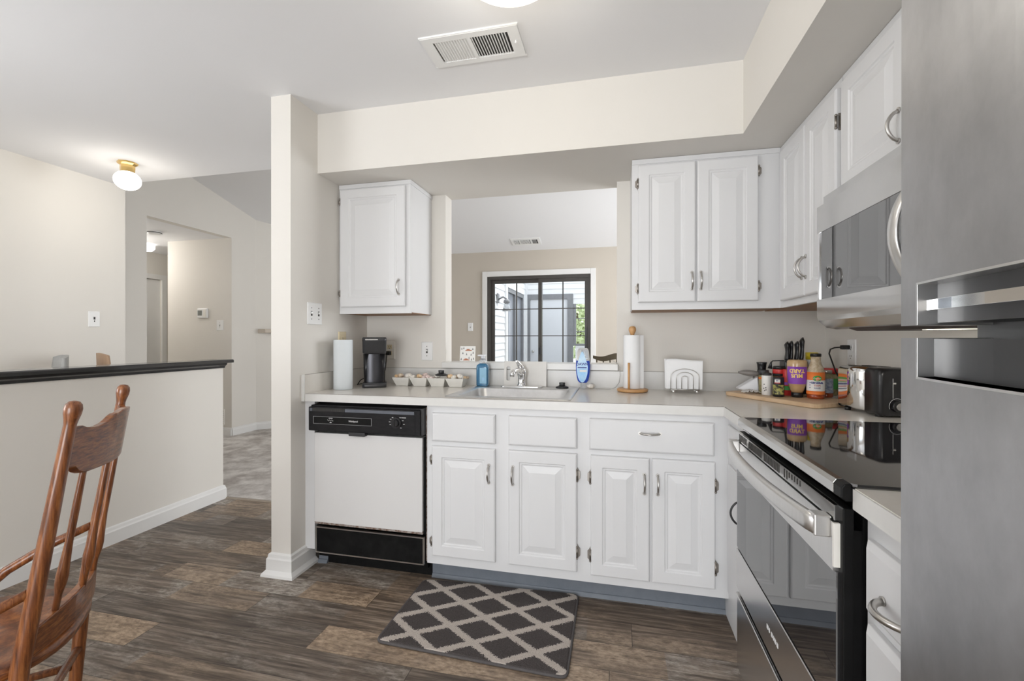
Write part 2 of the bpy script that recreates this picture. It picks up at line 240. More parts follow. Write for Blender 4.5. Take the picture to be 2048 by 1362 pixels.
# ------------------------------------------------------------------ mesh building
ORG = {}
class G:
    def __init__(s): s.bm = bmesh.new(); s.mi = 0; s.mats = []
    def use(s, m):
        if m not in s.mats: s.mats.append(m)
        s.mi = s.mats.index(m); return s
    def face(s, vs, smooth=False):
        try: f = s.bm.faces.new(vs)
        except ValueError: return None
        f.material_index = s.mi; f.smooth = smooth; return f
    def box(s, x0, x1, y0, y1, z0, z1, bev=0):
        if x1 < x0: x0, x1 = x1, x0
        if y1 < y0: y0, y1 = y1, y0
        if z1 < z0: z0, z1 = z1, z0
        v = [s.bm.verts.new((x, y, z)) for x in (x0, x1) for y in (y0, y1) for z in (z0, z1)]
        fs = [s.face([v[i] for i in q]) for q in ((0, 1, 3, 2), (4, 6, 7, 5), (0, 4, 5, 1), (2, 3, 7, 6), (0, 2, 6, 4), (1, 5, 7, 3))]
        if bev:
            ed = list({e for f in fs for e in f.edges})
            r = bmesh.ops.bevel(s.bm, geom=ed, offset=bev, segments=2, profile=.5, affect='EDGES', clamp_overlap=True)
            for f in r['faces']: f.material_index = s.mi
        return s
    def prism(s, poly, mp, d0, d1, smooth=False):
        """poly: 2d points; mp(u, v, d) -> xyz"""
        a = [s.bm.verts.new(mp(u, v, d0)) for u, v in poly]; b = [s.bm.verts.new(mp(u, v, d1)) for u, v in poly]; n = len(poly)
        s.face(a[::-1]); s.face(b)
        for i in range(n): s.face([a[i], a[(i+1) % n], b[(i+1) % n], b[i]], smooth)
        return s
    def loops(s, rings, closed=True, cap0=True, cap1=True, smooth=True):
        rs = [[s.bm.verts.new(p) for p in r] for r in rings]; n = len(rs[0])
        for a, b in zip(rs[:-1], rs[1:]):
            for i in range(n if closed else n-1): s.face([a[i], a[(i+1) % n], b[(i+1) % n], b[i]], smooth)
        if cap0: s.face(rs[0][::-1])
        if cap1: s.face(rs[-1])
        return s
    def lathe(s, prof, cx, cy, seg=28, sq=None, smooth=True, a0=0, a1=2*PI, M4=None):
        """prof: (radius, z); sq=(ax, ay) scales the circle"""
        sx, sy = sq or (1, 1); full = abs(a1-a0-2*PI) < 1e-6; k = seg if full else seg+1; rings = []
        for r, z in prof:
            rr = max(r, 1e-5); ring = []
            for i in range(k):
                t = a0+(a1-a0)*i/seg; p = Vector((rr*math.cos(t)*sx, rr*math.sin(t)*sy, z))
                ring.append(((M4 @ p) if M4 else p)+Vector((cx, cy, 0)))
            rings.append(ring)
        return s.loops(rings, closed=full, cap0=full, cap1=full, smooth=smooth)
    def tube(s, pts, r, seg=10, closed=False, flat=None):
        P = [Vector(p) for p in pts]; n = len(P); R = r if isinstance(r, (list, tuple)) else [r]*n; rings = []; up = None
        for i in range(n):
            if closed: t = P[(i+1) % n]-P[i-1]
            else: t = P[min(i+1, n-1)]-P[max(i-1, 0)]
            t.normalize()
            if up is None: up = Vector(flat) if flat else (Vector((0, 0, 1)) if abs(t.z) < .9 else Vector((1, 0, 0)))
            a = up-t*up.dot(t)
            if a.length < 1e-6: a = t.orthogonal()
            a.normalize(); up = a; b = t.cross(a)
            rings.append([P[i]+a*math.cos(2*PI*k/seg)*R[i]+b*math.sin(2*PI*k/seg)*R[i] for k in range(seg)])
        if closed: rings.append(rings[0]); return s.loops(rings, cap0=False, cap1=False)
        return s.loops(rings)
    def cyl(s, p0, p1, r, seg=20, r1=None): return s.tube([p0, p1], [r, r if r1 is None else r1], seg)
    def sphere(s, c, r, seg=16, sq=(1, 1, 1)):
        rings = []
        for i in range(1, seg//2):
            t = PI*i/(seg//2); rings.append([(c[0]+r*sq[0]*math.sin(t)*math.cos(2*PI*k/seg), c[1]+r*sq[1]*math.sin(t)*math.sin(2*PI*k/seg), c[2]-r*sq[2]*math.cos(t)) for k in range(seg)])
        return s.loops(rings)
    def rects(s, mp, w, h, prof):
        """nested rectangles: prof = [(inset, depth)...]; last one filled"""
        rs = []
        for ins, d in prof:
            rs.append([s.bm.verts.new(mp(u, v, d)) for u, v in ((ins, ins), (w-ins, ins), (w-ins, h-ins), (ins, h-ins))])
        s.face(rs[0][::-1])
        for a, b in zip(rs[:-1], rs[1:]):
            for i in range(4): s.face([a[i], a[(i+1) % 4], b[(i+1) % 4], b[i]])
        s.face(rs[-1]); return s
    def text(s, txt, size, fn, extrude=.0006, align='CENTER', bold=0):
        cu = bpy.data.curves.new('t', 'FONT'); cu.body = txt; cu.size = size; cu.extrude = extrude; cu.align_x = align; cu.align_y = 'CENTER'; cu.offset = bold; cu.resolution_u = 3
        o = bpy.data.objects.new('t', cu); C.objects.link(o); bpy.context.view_layer.update()
        me = o.evaluated_get(bpy.context.evaluated_depsgraph_get()).to_mesh()
        vs = [s.bm.verts.new(fn(v.co.x, v.co.y, v.co.z)) for v in me.vertices]
        for p in me.polygons: s.face([vs[i] for i in p.vertices])
        C.objects.unlink(o); bpy.data.objects.remove(o); bpy.data.curves.remove(cu); return s
    def obj(s, name, parent=None, m=None, bevel=0, auto=False, sub=0):
        if m and not s.mats: s.use(m)
        bmesh.ops.recalc_face_normals(s.bm, faces=s.bm.faces[:])
        vs = s.bm.verts
        if parent is None:
            xs = [v.co.x for v in vs]; ys = [v.co.y for v in vs]; zs = [v.co.z for v in vs]
            org = Vector(((min(xs)+max(xs))/2, (min(ys)+max(ys))/2, min(zs)))
        else: org = ORG[parent.name]
        for v in vs: v.co -= org
        me = bpy.data.meshes.new(name); s.bm.to_mesh(me); s.bm.free()
        for k in s.mats: me.materials.append(M[k])
        o = bpy.data.objects.new(name, me); C.objects.link(o)
        if parent is None: o.location = org
        else: o.parent = parent
        ORG[o.name] = org
        if bevel:
            b = o.modifiers.new('b', 'BEVEL'); b.width = bevel; b.segments = 2; b.limit_method = 'ANGLE'; b.angle_limit = math.radians(50)
        if sub:
            b = o.modifiers.new('s', 'SUBSURF'); b.levels = sub; b.render_levels = sub
        return o
def thing(name, label, cat, loc, group=None, local=False, rotz=0):
    o = bpy.data.objects.new(name, None); C.objects.link(o); o.location = loc; o['label'] = label; o['category'] = cat
    o.rotation_euler = (0, 0, rotz); o.empty_display_size = .05
    if group: o['group'] = group
    ORG[o.name] = Vector((0, 0, 0)) if local else Vector(loc)
    return o
def tag(o, label, cat, group=None):
    o['label'] = label; o['category'] = cat
    if group: o['group'] = group
    return o
def struct(o, label=None):
    o['kind'] = 'structure'
    if label: o['label'] = label
    return o
def dup(root, loc, label, rotz=0):
    r = root.copy(); C.objects.link(r); r.location = loc; r.rotation_euler = (0, 0, rotz); r['label'] = label
    for ch in list(root.children):
        c = ch.copy(); C.objects.link(c); c.parent = r
        for g in ch.children:
            d = g.copy(); C.objects.link(d); d.parent = c
    return r

# ------------------------------------------------------------------ key dimensions (metres; camera over the origin)
XL, XR = -1.598, 1.072        # kitchen side walls
YW, YB = 2.669, 2.775         # sink wall, kitchen face and living face
YC, YF = 2.039, 2.064         # counter front edge, base cabinet face
XC, XF = 0.442, 0.467         # the same on the right-hand run
YU, XU = 2.364, 0.762         # wall cabinet faces
ZS, ZC = 2.108, 2.433         # soffit underside, ceiling
ZU = 1.346
YE = 2.79                     # far edge of the kitchen ceiling
XA, XH = -3.888, -4.6         # dining left wall, hall wall
YV = 6.2                      # living far wall
def vz(y): return 2.44+.26*(YV-y)

# ------------------------------------------------------------------ the room
g = G().use('floor'); g.box(XA-.1, XR+.1, -3.3, 2.815, -.05, 0); struct(g.obj('floor'), 'dark distressed plank kitchen floor')
g = G().use('carpet'); g.box(-8.2, 2.6, 2.815, YV+.1, -.05, .006); struct(g.obj('floor'), 'mottled taupe carpet in the living room')
g = G().use('trim'); g.prism([(0, 0), (.03, 0), (.022, .008), (.006, .009)], lambda u, v, d: (d, 2.80+u, v), -2.86, -1.715); g.mats[0] = 'strip'
struct(g.obj('trim_1'), 'thin transition strip between planks and carpet')
# kitchen / dining ceiling with soffits
g = G().use('ceil'); g.box(XA-.1, XR+.1, -3.3, YE, ZC, ZC+.1); struct(g.obj('ceiling'))
g = G().use('wall'); g.box(XL, XR, 2.166, YB, ZS, ZC); struct(g.obj('wall_soffit_back'), 'drywall soffit above the sink run')
g = G().use('wall'); g.box(.549, XR, -3.2, 2.166, ZS, ZC); struct(g.obj('wall_soffit_right'), 'drywall soffit above the right run')
# sink wall with pass-through
g = G().use('wall')
g.box(XL, -1.048, YW, YB, 0, ZS); g.box(.006, 2.6, YW, YB, 0, ZS); g.box(-1.048, .006, YW, YB, 0, 1.016)
struct(g.obj('wall_back'), 'wall behind the sink with a pass-through opening')
g = G().use('wall'); g.box(XH, XA, YE-.02, YE+.06, 0, 3.4); g.box(XA, 2.6, YE, YE+.06, ZC+.1, 3.4); struct(g.obj('wall_header'))
g = G().use('wall'); g.box(XR, XR+.1, -3.3, YW, 0, ZC); struct(g.obj('wall_right'))
g = G().use('wall'); g.box(XL-.115, XL, 1.955, YB, 0, ZC); struct(g.obj('wall_stub'), 'short wall end left of the dishwasher')
g = G().use('wall'); g.box(XA-.1, XA, -3.3, -1.45, 0, ZC); g.box(XA-.1, XA, .45, YE-.02, 0, ZC); g.box(XA-.1, XA, -1.45, .45, 0, .1); g.box(XA-.1, XA, -1.45, .45, 2.2, ZC); struct(g.obj('wall_left'))
g = G().use('wall'); g.box(XA, -2.4, -3.3, -3.2, 0, ZC); g.box(.4, XR, -3.3, -3.2, 0, ZC); g.box(-2.4, .4, -3.3, -3.2, 0, .06); g.box(-2.4, .4, -3.3, -3.2, 2.06, ZC); struct(g.obj('wall_front'))
# unseen windows added behind the camera to frame the fill lights
def added_window(name, mp, w, h):
    t = bpy.data.objects.new(name, None); C.objects.link(t); t['kind'] = 'structure'; t.location = mp(0, 0, 0); ORG[t.name] = Vector(mp(0, 0, 0))
    q = G().use('trim')
    for u0, u1, v0, v1 in ((0, .06, 0, h), (w-.06, w, 0, h), (.06, w-.06, 0, .06), (.06, w-.06, h-.06, h), (w/2-.03, w/2+.03, .06, h-.06)):
        q.prism([(u0, v0), (u1, v0), (u1, v1), (u0, v1)], mp, 0, .07)
    q.obj('frame', t)
    q = G().use('pane'); q.prism([(.06, .06), (w-.06, .06), (w-.06, h-.06), (.06, h-.06)], mp, .03, .034); q.obj('pane', t)
added_window('added_window_1', lambda u, v, d: (-2.4+u, -3.22-d, .06+v), 2.8, 2.0)  # made up, taken down to the floor for the low rear fill
added_window('added_window_2', lambda u, v, d: (XA-.02-d, -1.45+u, .1+v), 1.9, 2.1)  # made up, stands behind the side fill
# half wall with black cap
g = G().use('wall'); g.box(-2.985, -2.872, -3.2, 2.794, 0, .995); struct(g.obj('wall_half'), 'half wall dividing the dining area')
g = G().use('blackpaint')
prof = [(-.155, 0), (-.155, .018), (-.148, .024), (.037, .024), (.044, .018), (.044, 0)]
g.prism(prof, lambda u, v, d: (-2.872+u, d, 1.019+v), -3.2, 2.848)
mold = [(0, 0), (0, .038), (.034, .038), (.028, .024), (.014, .014), (.010, 0)]
g.prism(mold, lambda u, v, d: (-2.872+u, d, .981+v), -3.2, 2.80)
g.prism([(-u, v) for u, v in mold], lambda u, v, d: (-2.985+u, d, .981+v), -3.2, 2.80)
g.prism(mold, lambda u, v, d: (-2.985+d, 2.794+u, .981+v), 0, .113)
struct(g.obj('trim_2'), 'glossy black cap rail on the half wall')
# baseboards
BB = [(0, 0), (.016, 0), (.016, .075), (.012, .083), (.009, .098), (0, .104)]
def base(name, mp, d0, d1, prof=BB, m='trim'):
    q = G().use(m); q.prism(prof, mp, d0, d1); return struct(q.obj(name))
g = G().use('trim')
g.loops([[f_(u, w) for u, w in BB] for f_ in (lambda u, w: (-2.872+u, -3.2, w), lambda u, w: (-2.872+u, 2.794+u, w), lambda u, w: (-2.985-u, 2.794+u, w), lambda u, w: (-2.985-u, -3.2, w))], smooth=False)
struct(g.obj('baseboard_half'), 'white baseboard around the half wall')
BS = [(0, 0), (.036, 0), (.034, .012), (.018, .028), (.017, .082), (.012, .09), (.01, .105), (0, .112)]
g = G().use('trim')
g.loops([[f_(u, w) for u, w in BS] for f_ in (lambda u, w: (XL-.115-u, YB, w), lambda u, w: (XL-.115-u, 1.955-u, w), lambda u, w: (XL+u, 1.955-u, w), lambda u, w: (XL+u, 2.125, w))], smooth=False)
struct(g.obj('baseboard_stub'), 'tall white baseboard wrapping the wall end')
base('baseboard_left', lambda u, v, d: (XA+u, d, v), -3.2, YE-.02)
# ------------------------------------------------------------------ living room and hall
g = G().use('ceil')
v = [(-8.3, YE), (2.6, YE), (2.6, YV+.1), (-8.3, YV+.1)]
g.prism([(YE, vz(YE)), (YV+.1, vz(YV+.1)), (YV+.1, vz(YV+.1)+.1), (YE, vz(YE)+.1)], lambda u, w, d: (d, u, w), XH-.1, 2.6)
struct(g.obj('ceiling'), 'sloping living room ceiling')
DX0, DX1, DZ = -1.80, -.335, 2.085
g = G().use('wallgrey'); g.box(-3.38, DX0, YV, YV+.1, 0, 2.44); g.box(DX1, 2.6, YV, YV+.1, 0, 2.44); g.box(DX0, DX1, YV, YV+.1, DZ, 2.44)
struct(g.obj('wall_far'), 'far living room wall around the sliding door')
g = G().use('wall')
g.prism([(XH, 4.98), (-3.38, YV), (-3.38, YV+.1), (XH-.1, YV+.1), (XH-.1, 4.98)], lambda u, w, d: (u, w, d), 0, 2.76)
struct(g.obj('wall_corner'), 'diagonal corner wall beside the hall')
g = G().use('wall')
g.prism([(YE+.06, 0), (3.575, 0), (3.575, 2.44), (4.60, 2.44), (4.60, 0), (4.98, 0), (4.98, 3.3), (YE+.06, 3.4)], lambda u, w, d: (d, u, w), XH-.1, XH)
struct(g.obj('wall_hall'), 'living room wall with the hall opening')
g = G().use('wall'); g.box(-5.58, XH-.1, 4.60, 4.70, 0, 2.44); g.box(-5.58, -5.48, 4.70, 6.3, 0, 2.44); struct(g.obj('wall_thermostat'), 'hall wall with the thermostat')
g = G().use('wall'); g.box(-8.2, XH-.1, 3.475, 3.575, 0, 2.44); struct(g.obj('wall_hall_near'))
g = G().use('wall'); g.box(-6.6, -6.5, 3.575, 4.93, 0, 2.44); g.box(-6.6, -6.5, 5.14+.12, 6.3, 0, 2.44); g.box(-6.6, -6.5, 4.93, 5.26, 2.06, 2.44); struct(g.obj('wall_hall_end'))
g = G().use('ceil'); g.box(-8.2, XH-.1, 3.475, 6.3, 2.44, 2.54); struct(g.obj('ceiling'), 'hall ceiling')
g = G().use('wall'); g.box(2.5, 2.6, YB+.08, YV, 0, .7); g.box(2.5, 2.6, YB+.08, 3.5, .7, 3.4); g.box(2.5, 2.6, 5.7, YV, .7, 3.4); g.box(2.5, 2.6, 3.5, 5.7, 2.3, 3.4); struct(g.obj('wall_living_right'))
g = G().use('wall'); g.box(-8.3, -8.2, 3.475, 6.3, 0, 2.44); g.box(-8.2, -5.58, 6.3, 6.4, 0, 2.44); struct(g.obj('wall_hall_far'))
base('baseboard_corner', lambda u, w, d: (XH+d*.7071+u*.7071, 4.98+d*.7071-u*.7071, w), 0, 1.72)
base('baseboard_hall', lambda u, w, d: (XH+u, d, w), 4.60, 4.98)
base('baseboard_thermostat', lambda u, w, d: (d, 4.60-u, w), -5.58, XH)
base('baseboard_far', lambda u, w, d: (d, YV-u, w), -3.38, DX0-.07)
# hall door with casing
t = bpy.data.objects.new('door_3', None); C.objects.link(t); t.location = (-6.5, 5.1, 0); ORG[t.name] = Vector(t.location); struct(t, 'white hall door with casing')
g = G().use('trim'); g.box(-6.5, -6.48, 4.86, 4.93, 0, 2.13); g.box(-6.5, -6.48, 5.26, 5.33, 0, 2.13); g.box(-6.5, -6.48, 4.93, 5.26, 2.06, 2.13); g.obj('casing', t)
g = G().use('trim'); g.box(-6.55, -6.52, 4.93, 5.26, .01, 2.055); g.obj('panel', t)
g = G().use('black'); g.sphere((-6.49, 5.0, .93), .028); g.obj('knob', t)
# mantel shelf on the corner wall
g = G().use('boardwood'); g.mats[0] = 'shelf'
M['shelf'] = mat('pale_tan_shelf', (0.60, 0.53, 0.45), 0.6, noise=(12, (.64, .57, .49)))
g.prism([(.02, 0), (.10, .13), (1.3, .13), (1.3, 0)], lambda u, w, d: (XH+u*.7071+w*.7071, 4.98+u*.7071-w*.7071, d), 1.275, 1.325)
tag(g.obj('mantel_shelf', bevel=.006), 'pale mantel shelf on the diagonal corner wall', 'shelf')

# sliding door
t = bpy.data.objects.new('door_1', None); C.objects.link(t); t.location = (-1.067, YV, 0); ORG[t.name] = Vector(t.location); struct(t, 'dark framed sliding glass door with grid')
g = G().use('trim'); g.box(DX0-.07, DX0, YV-.02, YV, 0, DZ+.075); g.box(DX1, DX1+.07, YV-.02, YV, 0, DZ+.075); g.box(DX0, DX1, YV-.02, YV, DZ, DZ+.075); g.obj('casing', t, bevel=.005)
g = G().use('bronze'); g.box(DX0, DX0+.045, YV, YV+.1, 0, DZ); g.box(DX1-.035, DX1, YV, YV+.1, 0, DZ); g.box(DX0+.045, DX1-.035, YV, YV+.1, DZ-.045, DZ); g.box(DX0+.045, DX1-.035, YV, YV+.1, 0.006, .04); g.obj('frame', t)
xm = -1.04
def slider(a, b, y):
    q = G().use('bronze'); q.box(a, a+.05, y, y+.035, .04, DZ-.045); q.box(b-.045, b, y, y+.035, .04, DZ-.045); q.box(a+.05, b-.045, y, y+.035, DZ-.095, DZ-.045); q.box(a+.05, b-.045, y, y+.035, .04, .12); s_ = q.obj('sash', t)
    q = G().use('bronze'); m_ = (a+b)/2; q.box(m_-.008, m_+.008, y+.012, y+.026, .12, DZ-.095)
    for z in (.48, .86, 1.24, 1.62): q.box(a+.05, b-.045, y+.013, y+.025, z-.006, z+.006)
    q.obj('muntin', s_)
    q = G().use('pane'); q.box(a+.05, b-.045, y+.017, y+.020, .12, DZ-.095); q.obj('pane', s_)
slider(DX0+.045, xm+.03, YV+.055); slider(xm-.02, DX1-.035, YV+.012)
g = G().use('black'); g.box(DX1-.075, DX1-.055, YV-.025, YV+.012, .95, 1.35, .004); g.obj('handle', t)
g = G().use('black'); g.box(xm-.015, xm+.02, YV-.02, YV+.012, .98, 1.08, .005); g.obj('latch', t)

# ------------------------------------------------------------------ porch beyond the glass
g = G().use('pfloor'); g.box(-2.1, 3.2, YV+.1, 12, -.1, -.02); struct(g.obj('floor'), 'concrete porch floor')
def siding(q, mp, u0, u1, z0, z1, step=.115):
    z = z0
    while z < z1-1e-4:
        zz = min(z+step, z1); q.prism([(0, z), (.014, z), (.002, zz), (0, zz)], mp, u0, u1); z = zz
g = G().use('siding'); siding(g, lambda u, w, d: (-1.95+u, d, w), YV+.1, 7.93, -.02, 2.7); siding(g, lambda u, w, d: (-1.95+u, d, w), 9.45, 9.75, -.02, 2.7); siding(g, lambda u, w, d: (-1.95+u, d, w), 7.93, 9.45, 2.16, 2.7)
g.box(-2.05, -1.95, YV+.1, 7.93, -.02, 2.7); g.box(-2.05, -1.95, 9.45, 9.75, -.02, 2.7); g.box(-2.05, -1.95, 7.93, 9.45, 2.16, 2.7)
struct(g.obj('wall_porch_left'), 'white lap siding on the porch side wall')
t = bpy.data.objects.new('window_3', None); C.objects.link(t); t.location = (-1.95, 8.7, 0); ORG[t.name] = Vector(t.location); struct(t, 'grey framed patio door on the porch side wall')
g = G().use('siding'); g.box(-1.95, -1.915, 7.83, 7.95, 0, 2.24); g.box(-1.95, -1.915, 9.43, 9.55, 0, 2.24); g.box(-1.95, -1.915, 7.95, 9.43, 2.14, 2.24); g.obj('casing', t)
g = G().use('pgrey'); g.box(-2.0, -1.925, 7.95, 8.03, 0, 2.14); g.box(-2.0, -1.925, 9.35, 9.43, 0, 2.14); g.box(-2.0, -1.925, 8.03, 9.35, 2.06, 2.14); g.box(-2.0, -1.925, 8.62, 8.74, 0, 2.06); g.obj('frame', t)
M['dimglass'] = mat('grey_reflecting_glass', (0.30, 0.32, 0.36), 0.08, noise=(1.5, (.4, .42, .46)))
g = G().use('dimglass'); g.box(-1.99, -1.975, 8.03, 9.35, 0, 2.06); g.obj('pane', t)
g = G().use('siding'); g.box(-1.95, -1.90, 9.70, 9.76, 0, 2.7); struct(g.obj('trim_3'))
yb = 9.76
g = G().use('siding')
def sb(x0, x1, z0, z1):
    siding(g, lambda u, w, d: (d, yb-u, w), x0, x1, z0, z1); g.box(x0, x1, yb, yb+.1, z0, z1)
sb(-.85, -.55, -.02, 1.05); sb(-1.95, 2.6, 2.17, 2.7); sb(-.90, 2.6, 1.95, 2.17); sb(-.55, 2.6, -.02, 1.05)
struct(g.obj('wall_porch_back'), 'white siding at the back of the porch')
t = bpy.data.objects.new('door_2', None); C.objects.link(t); t.location = (-1.43, yb, 0); ORG[t.name] = Vector(t.location); struct(t, 'white storage door in a grey frame on the porch')
g = G().use('pgrey'); g.box(-1.95, -1.84, yb-.04, yb+.06, -.02, 2.17); g.box(-1.02, -.90, yb-.04, yb+.06, -.02, 2.17); g.box(-1.84, -1.02, yb-.04, yb+.06, 2.06, 2.17); g.obj('frame', t)
g = G().use('pdoor'); g.box(-1.84, -1.02, yb-.01, yb+.03, 0, 2.06); p = g.obj('panel', t)
g = G().use('nickel'); g.cyl((-1.77, yb-.01, .92), (-1.77, yb-.05, .92), .012); g.sphere((-1.77, yb-.07, .92), .03); g.obj('knob', t)
g = G().use('pgrey'); g.box(-.90, -.84, yb-.02, yb+.08, 1.05, 1.95); g.box(-.12, -.06, yb-.02, yb+.08, 1.05, 1.95); g.box(-.84, -.12, yb-.02, yb+.08, 1.05, 1.09)
for z in (1.35, 1.63): g.box(-.84, -.12, yb+.02, yb+.04, z, z+.015)
g.box(-.62, -.60, yb+.02, yb+.04, 1.09, 1.95); struct(g.obj('window_4'), 'screened porch opening with foliage behind')
# porch lamp on the siding
t = thing('porch_lamp', 'grey wall lamp with clear shade on the white porch siding', 'lamp', (-1.93, 7.3, 1.86))
g = G().use('pgrey'); g.box(-1.936, -1.92, 7.24, 7.36, 1.80, 1.96, .004); g.obj('backplate', t)
g = G().use('pgrey'); g.tube([(-1.92, 7.3, 1.86), (-1.84, 7.3, 1.90), (-1.78, 7.3, 1.86)], .014); g.lathe([(.02, 1.86), (.05, 1.84), (.055, 1.80), (.03, 1.79)], -1.78, 7.3, 16); g.obj('arm', t)
g = G().use('clear'); g.lathe([(.035, 1.80), (.05, 1.74), (.075, 1.66), (.072, 1.66), (.047, 1.74), (.032, 1.79)], -1.78, 7.3, 18); g.obj('lamp_shade', t)
# trees
def tree(cx, cy, z0, r, n, label):
    t = thing('tree', label, 'tree', (cx, cy, -.3))
    q = G().use('bark'); q.tube([(cx, cy, -.3), (cx+.05, cy, 1), (cx-.05, cy, z0+.3)], [.09, .07, .03]); q.obj('trunk', t)
    q = G().use('leaf')
    for _ in range(n):
        d = Vector((random.gauss(0, 1), random.gauss(0, 1), random.gauss(0, 1))).normalized()*r*random.uniform(.35, 1)
        c = Vector((cx, cy, z0))+Vector((d.x, d.y, d.z*1.15)); s_ = random.uniform(.05, .10)
        a = Vector((random.uniform(-1, 1), random.uniform(-1, 1), random.uniform(-1, 1))).normalized(); b = a.orthogonal().normalized()
        q.face([q.bm.verts.new(c+a*s_), q.bm.verts.new(c+b*s_*.5), q.bm.verts.new(c-a*s_), q.bm.verts.new(c-b*s_*.5)])
    q.obj('foliage', t)
tree(-1.0, 12.4, 1.7, 1.0, 2600, 'leafy green tree outside the porch, left of the two')
tree(1.4, 13.0, 1.9, 1.1, 2600, 'leafy green tree outside the porch, right of the two')
# porch chair
t = thing('porch_chair', 'grey mesh outdoor chair on the porch behind the glass door', 'chair', (-.45, 8.3, -.02))
g = G().use('pgrey')
g.tube([(-.70, 8.55, .35), (-.70, 8.62, .90), (-.66, 8.63, .97), (-.24, 8.63, .97), (-.20, 8.62, .90), (-.20, 8.55, .35)], .018)
g.obj('frame', t)
g = G().use('pgrey'); g.box(-.68, -.22, 8.59, 8.60, .42, .94); g.obj('backrest', t)
g = G().use('pgrey'); g.box(-.70, -.20, 8.05, 8.58, .37, .41, .01); g.obj('seat', t)
for x in (-.68, -.22):
    for y in (8.08, 8.54):
        g = G().use('pgrey'); g.cyl((x, y, -.02), (x, y, .38), .015, 10); g.obj('leg', t)

# ------------------------------------------------------------------ cabinet pieces
def fx(Y0):   # faces -Y
    return lambda ox, oz: (lambda u, v, d: (ox+u, Y0-d, oz+v))
def fr(X0):   # faces -X, u runs towards the camera
    return lambda oy, oz: (lambda u, v, d: (X0-d, oy-u, oz+v))
DOOR = [(0, 0), (0, .012), (.0025, .0165), (.007, .0185), (.052, .0185), (.056, .0145), (.062, .0145), (.066, .0115), (.070, .0115), (.096, .0175), (.099, .0185)]
DRAW = [(0, 0), (0, .011), (.004, .0165), (.009, .0185)]
def front(name, mp, w, h, prof, parent):
    if prof is DOOR and w < .2: prof = [(min(a, w/2-.012)*1.0 if a < .06 else .045+(a-.056)*.6, d) for a, d in DOOR]
    q = G().use('cab'); q.rects(mp, w, h, prof); return q.obj(name, parent, bevel=.0012)
def pull(mp, u, v, ln, parent, vert=True, m='nickel', r=.0048, d0=.0185, out=.028):
    q = G().use(m); pts = []
    for i in range(13):
        t_ = i/12; a = (t_-.5)*ln; d = d0+out*math.sin(PI*t_)**.6 if 0 < t_ < 1 else d0
        pts.append(mp(u+(0 if vert else a), v+(a if vert else 0), d))
    q.tube(pts, r, 8)
    for e in (-.5, .5):
        p0 = mp(u+(0 if vert else e*ln), v+(e*ln if vert else 0), d0); p1 = mp(u+(0 if vert else e*ln), v+(e*ln if vert else 0), d0+.004); q.cyl(p0, p1, .008, 12)
    return q.obj('handle', parent)
def hinge(mp, u, v, s_, parent, h=.055):
    """s_: direction from door edge on to the frame"""
    q = G().use('hinge')
    q.cyl(mp(u, v-h*.32, .016), mp(u, v+h*.32, .016), .0045, 10)
    poly = [(0, -h/2), (s_*.006, -h*.32), (s_*.013, -h*.22), (s_*.013, h*.22), (s_*.006, h*.32), (0, h/2)]
    q.prism(poly if s_ > 0 else poly[::-1], lambda a, b, d: mp(u+a, v+b, d), 0.0, .009)
    q.sphere(mp(u, v-h*.36, .016), .0055, 8); q.sphere(mp(u, v+h*.36, .016), .0055, 8)
    return q.obj('hinge', parent)

# ---- base cabinet, sink
t = thing('base_cabinet', 'white double-door sink cabinet with two blank drawer fronts, right of the dishwasher', 'cabinet', (-.52, 2.36, 0), 'white base cabinets')
g = G().use('cab'); g.box(-.907, -.142, YF, YF+.02, .095, .873); g.box(-.907, -.890, YF+.02, 2.62, .095, .873); g.box(-.890, -.142, YF+.02, 2.62, .095, .11); g.box(-.160, -.142, YF+.02, 2.62, .11, .73); g.obj('body', t)
for x0, x1 in ((-.877, -.556), (-.492, -.172)):
    mp = fx(YF)(x0, .140); d = front('door', mp, x1-x0, .537, DOOR, t)
    if x0 < -.6: pull(mp, x1-x0-.030, .42, .083, d); hinge(mp, -.001, .47, -1, d); hinge(mp, -.001, .07, -1, d)
    else: pull(mp, .022, .42, .083, d); hinge(mp, x1-x0+.001, .44, 1, d, .07); hinge(mp, x1-x0+.001, .09, 1, d, .07)
    front('drawer_front', fx(YF)(x0, .700), x1-x0, .139, DRAW, t)
t = thing('base_cabinet', 'white base cabinet with one wide drawer above two narrow doors, below the napkin holder', 'cabinet', (.166, 2.36, 0), 'white base cabinets')
g = G().use('cab'); g.box(-.142, XF, YF, YF+.02, .095, .873); g.box(-.140, -.124, YF+.02, 2.62, .11, .73); g.box(-.140, XF, YF+.02, 2.62, .095, .11); g.obj('body', t)
mp = fx(YF)(-.117, .700); d = front('drawer', mp, .525, .141, DRAW, t); pull(mp, .262, .085, .083, d, False)
for x0, x1 in ((-.111, .144), (.154, .412)):
    mp = fx(YF)(x0, .134); d = front('door', mp, x1-x0, .541, DOOR, t)
    if x0 < 0: pull(mp, x1-x0-.022, .43, .083, d); hinge(mp, -.001, .44, -1, d, .07); hinge(mp, -.001, .09, -1, d, .07)
    else: pull(mp, .024, .43, .083, d); hinge(mp, x1-x0+.001, .44, 1, d, .07); hinge(mp, x1-x0+.001, .09, 1, d, .07)
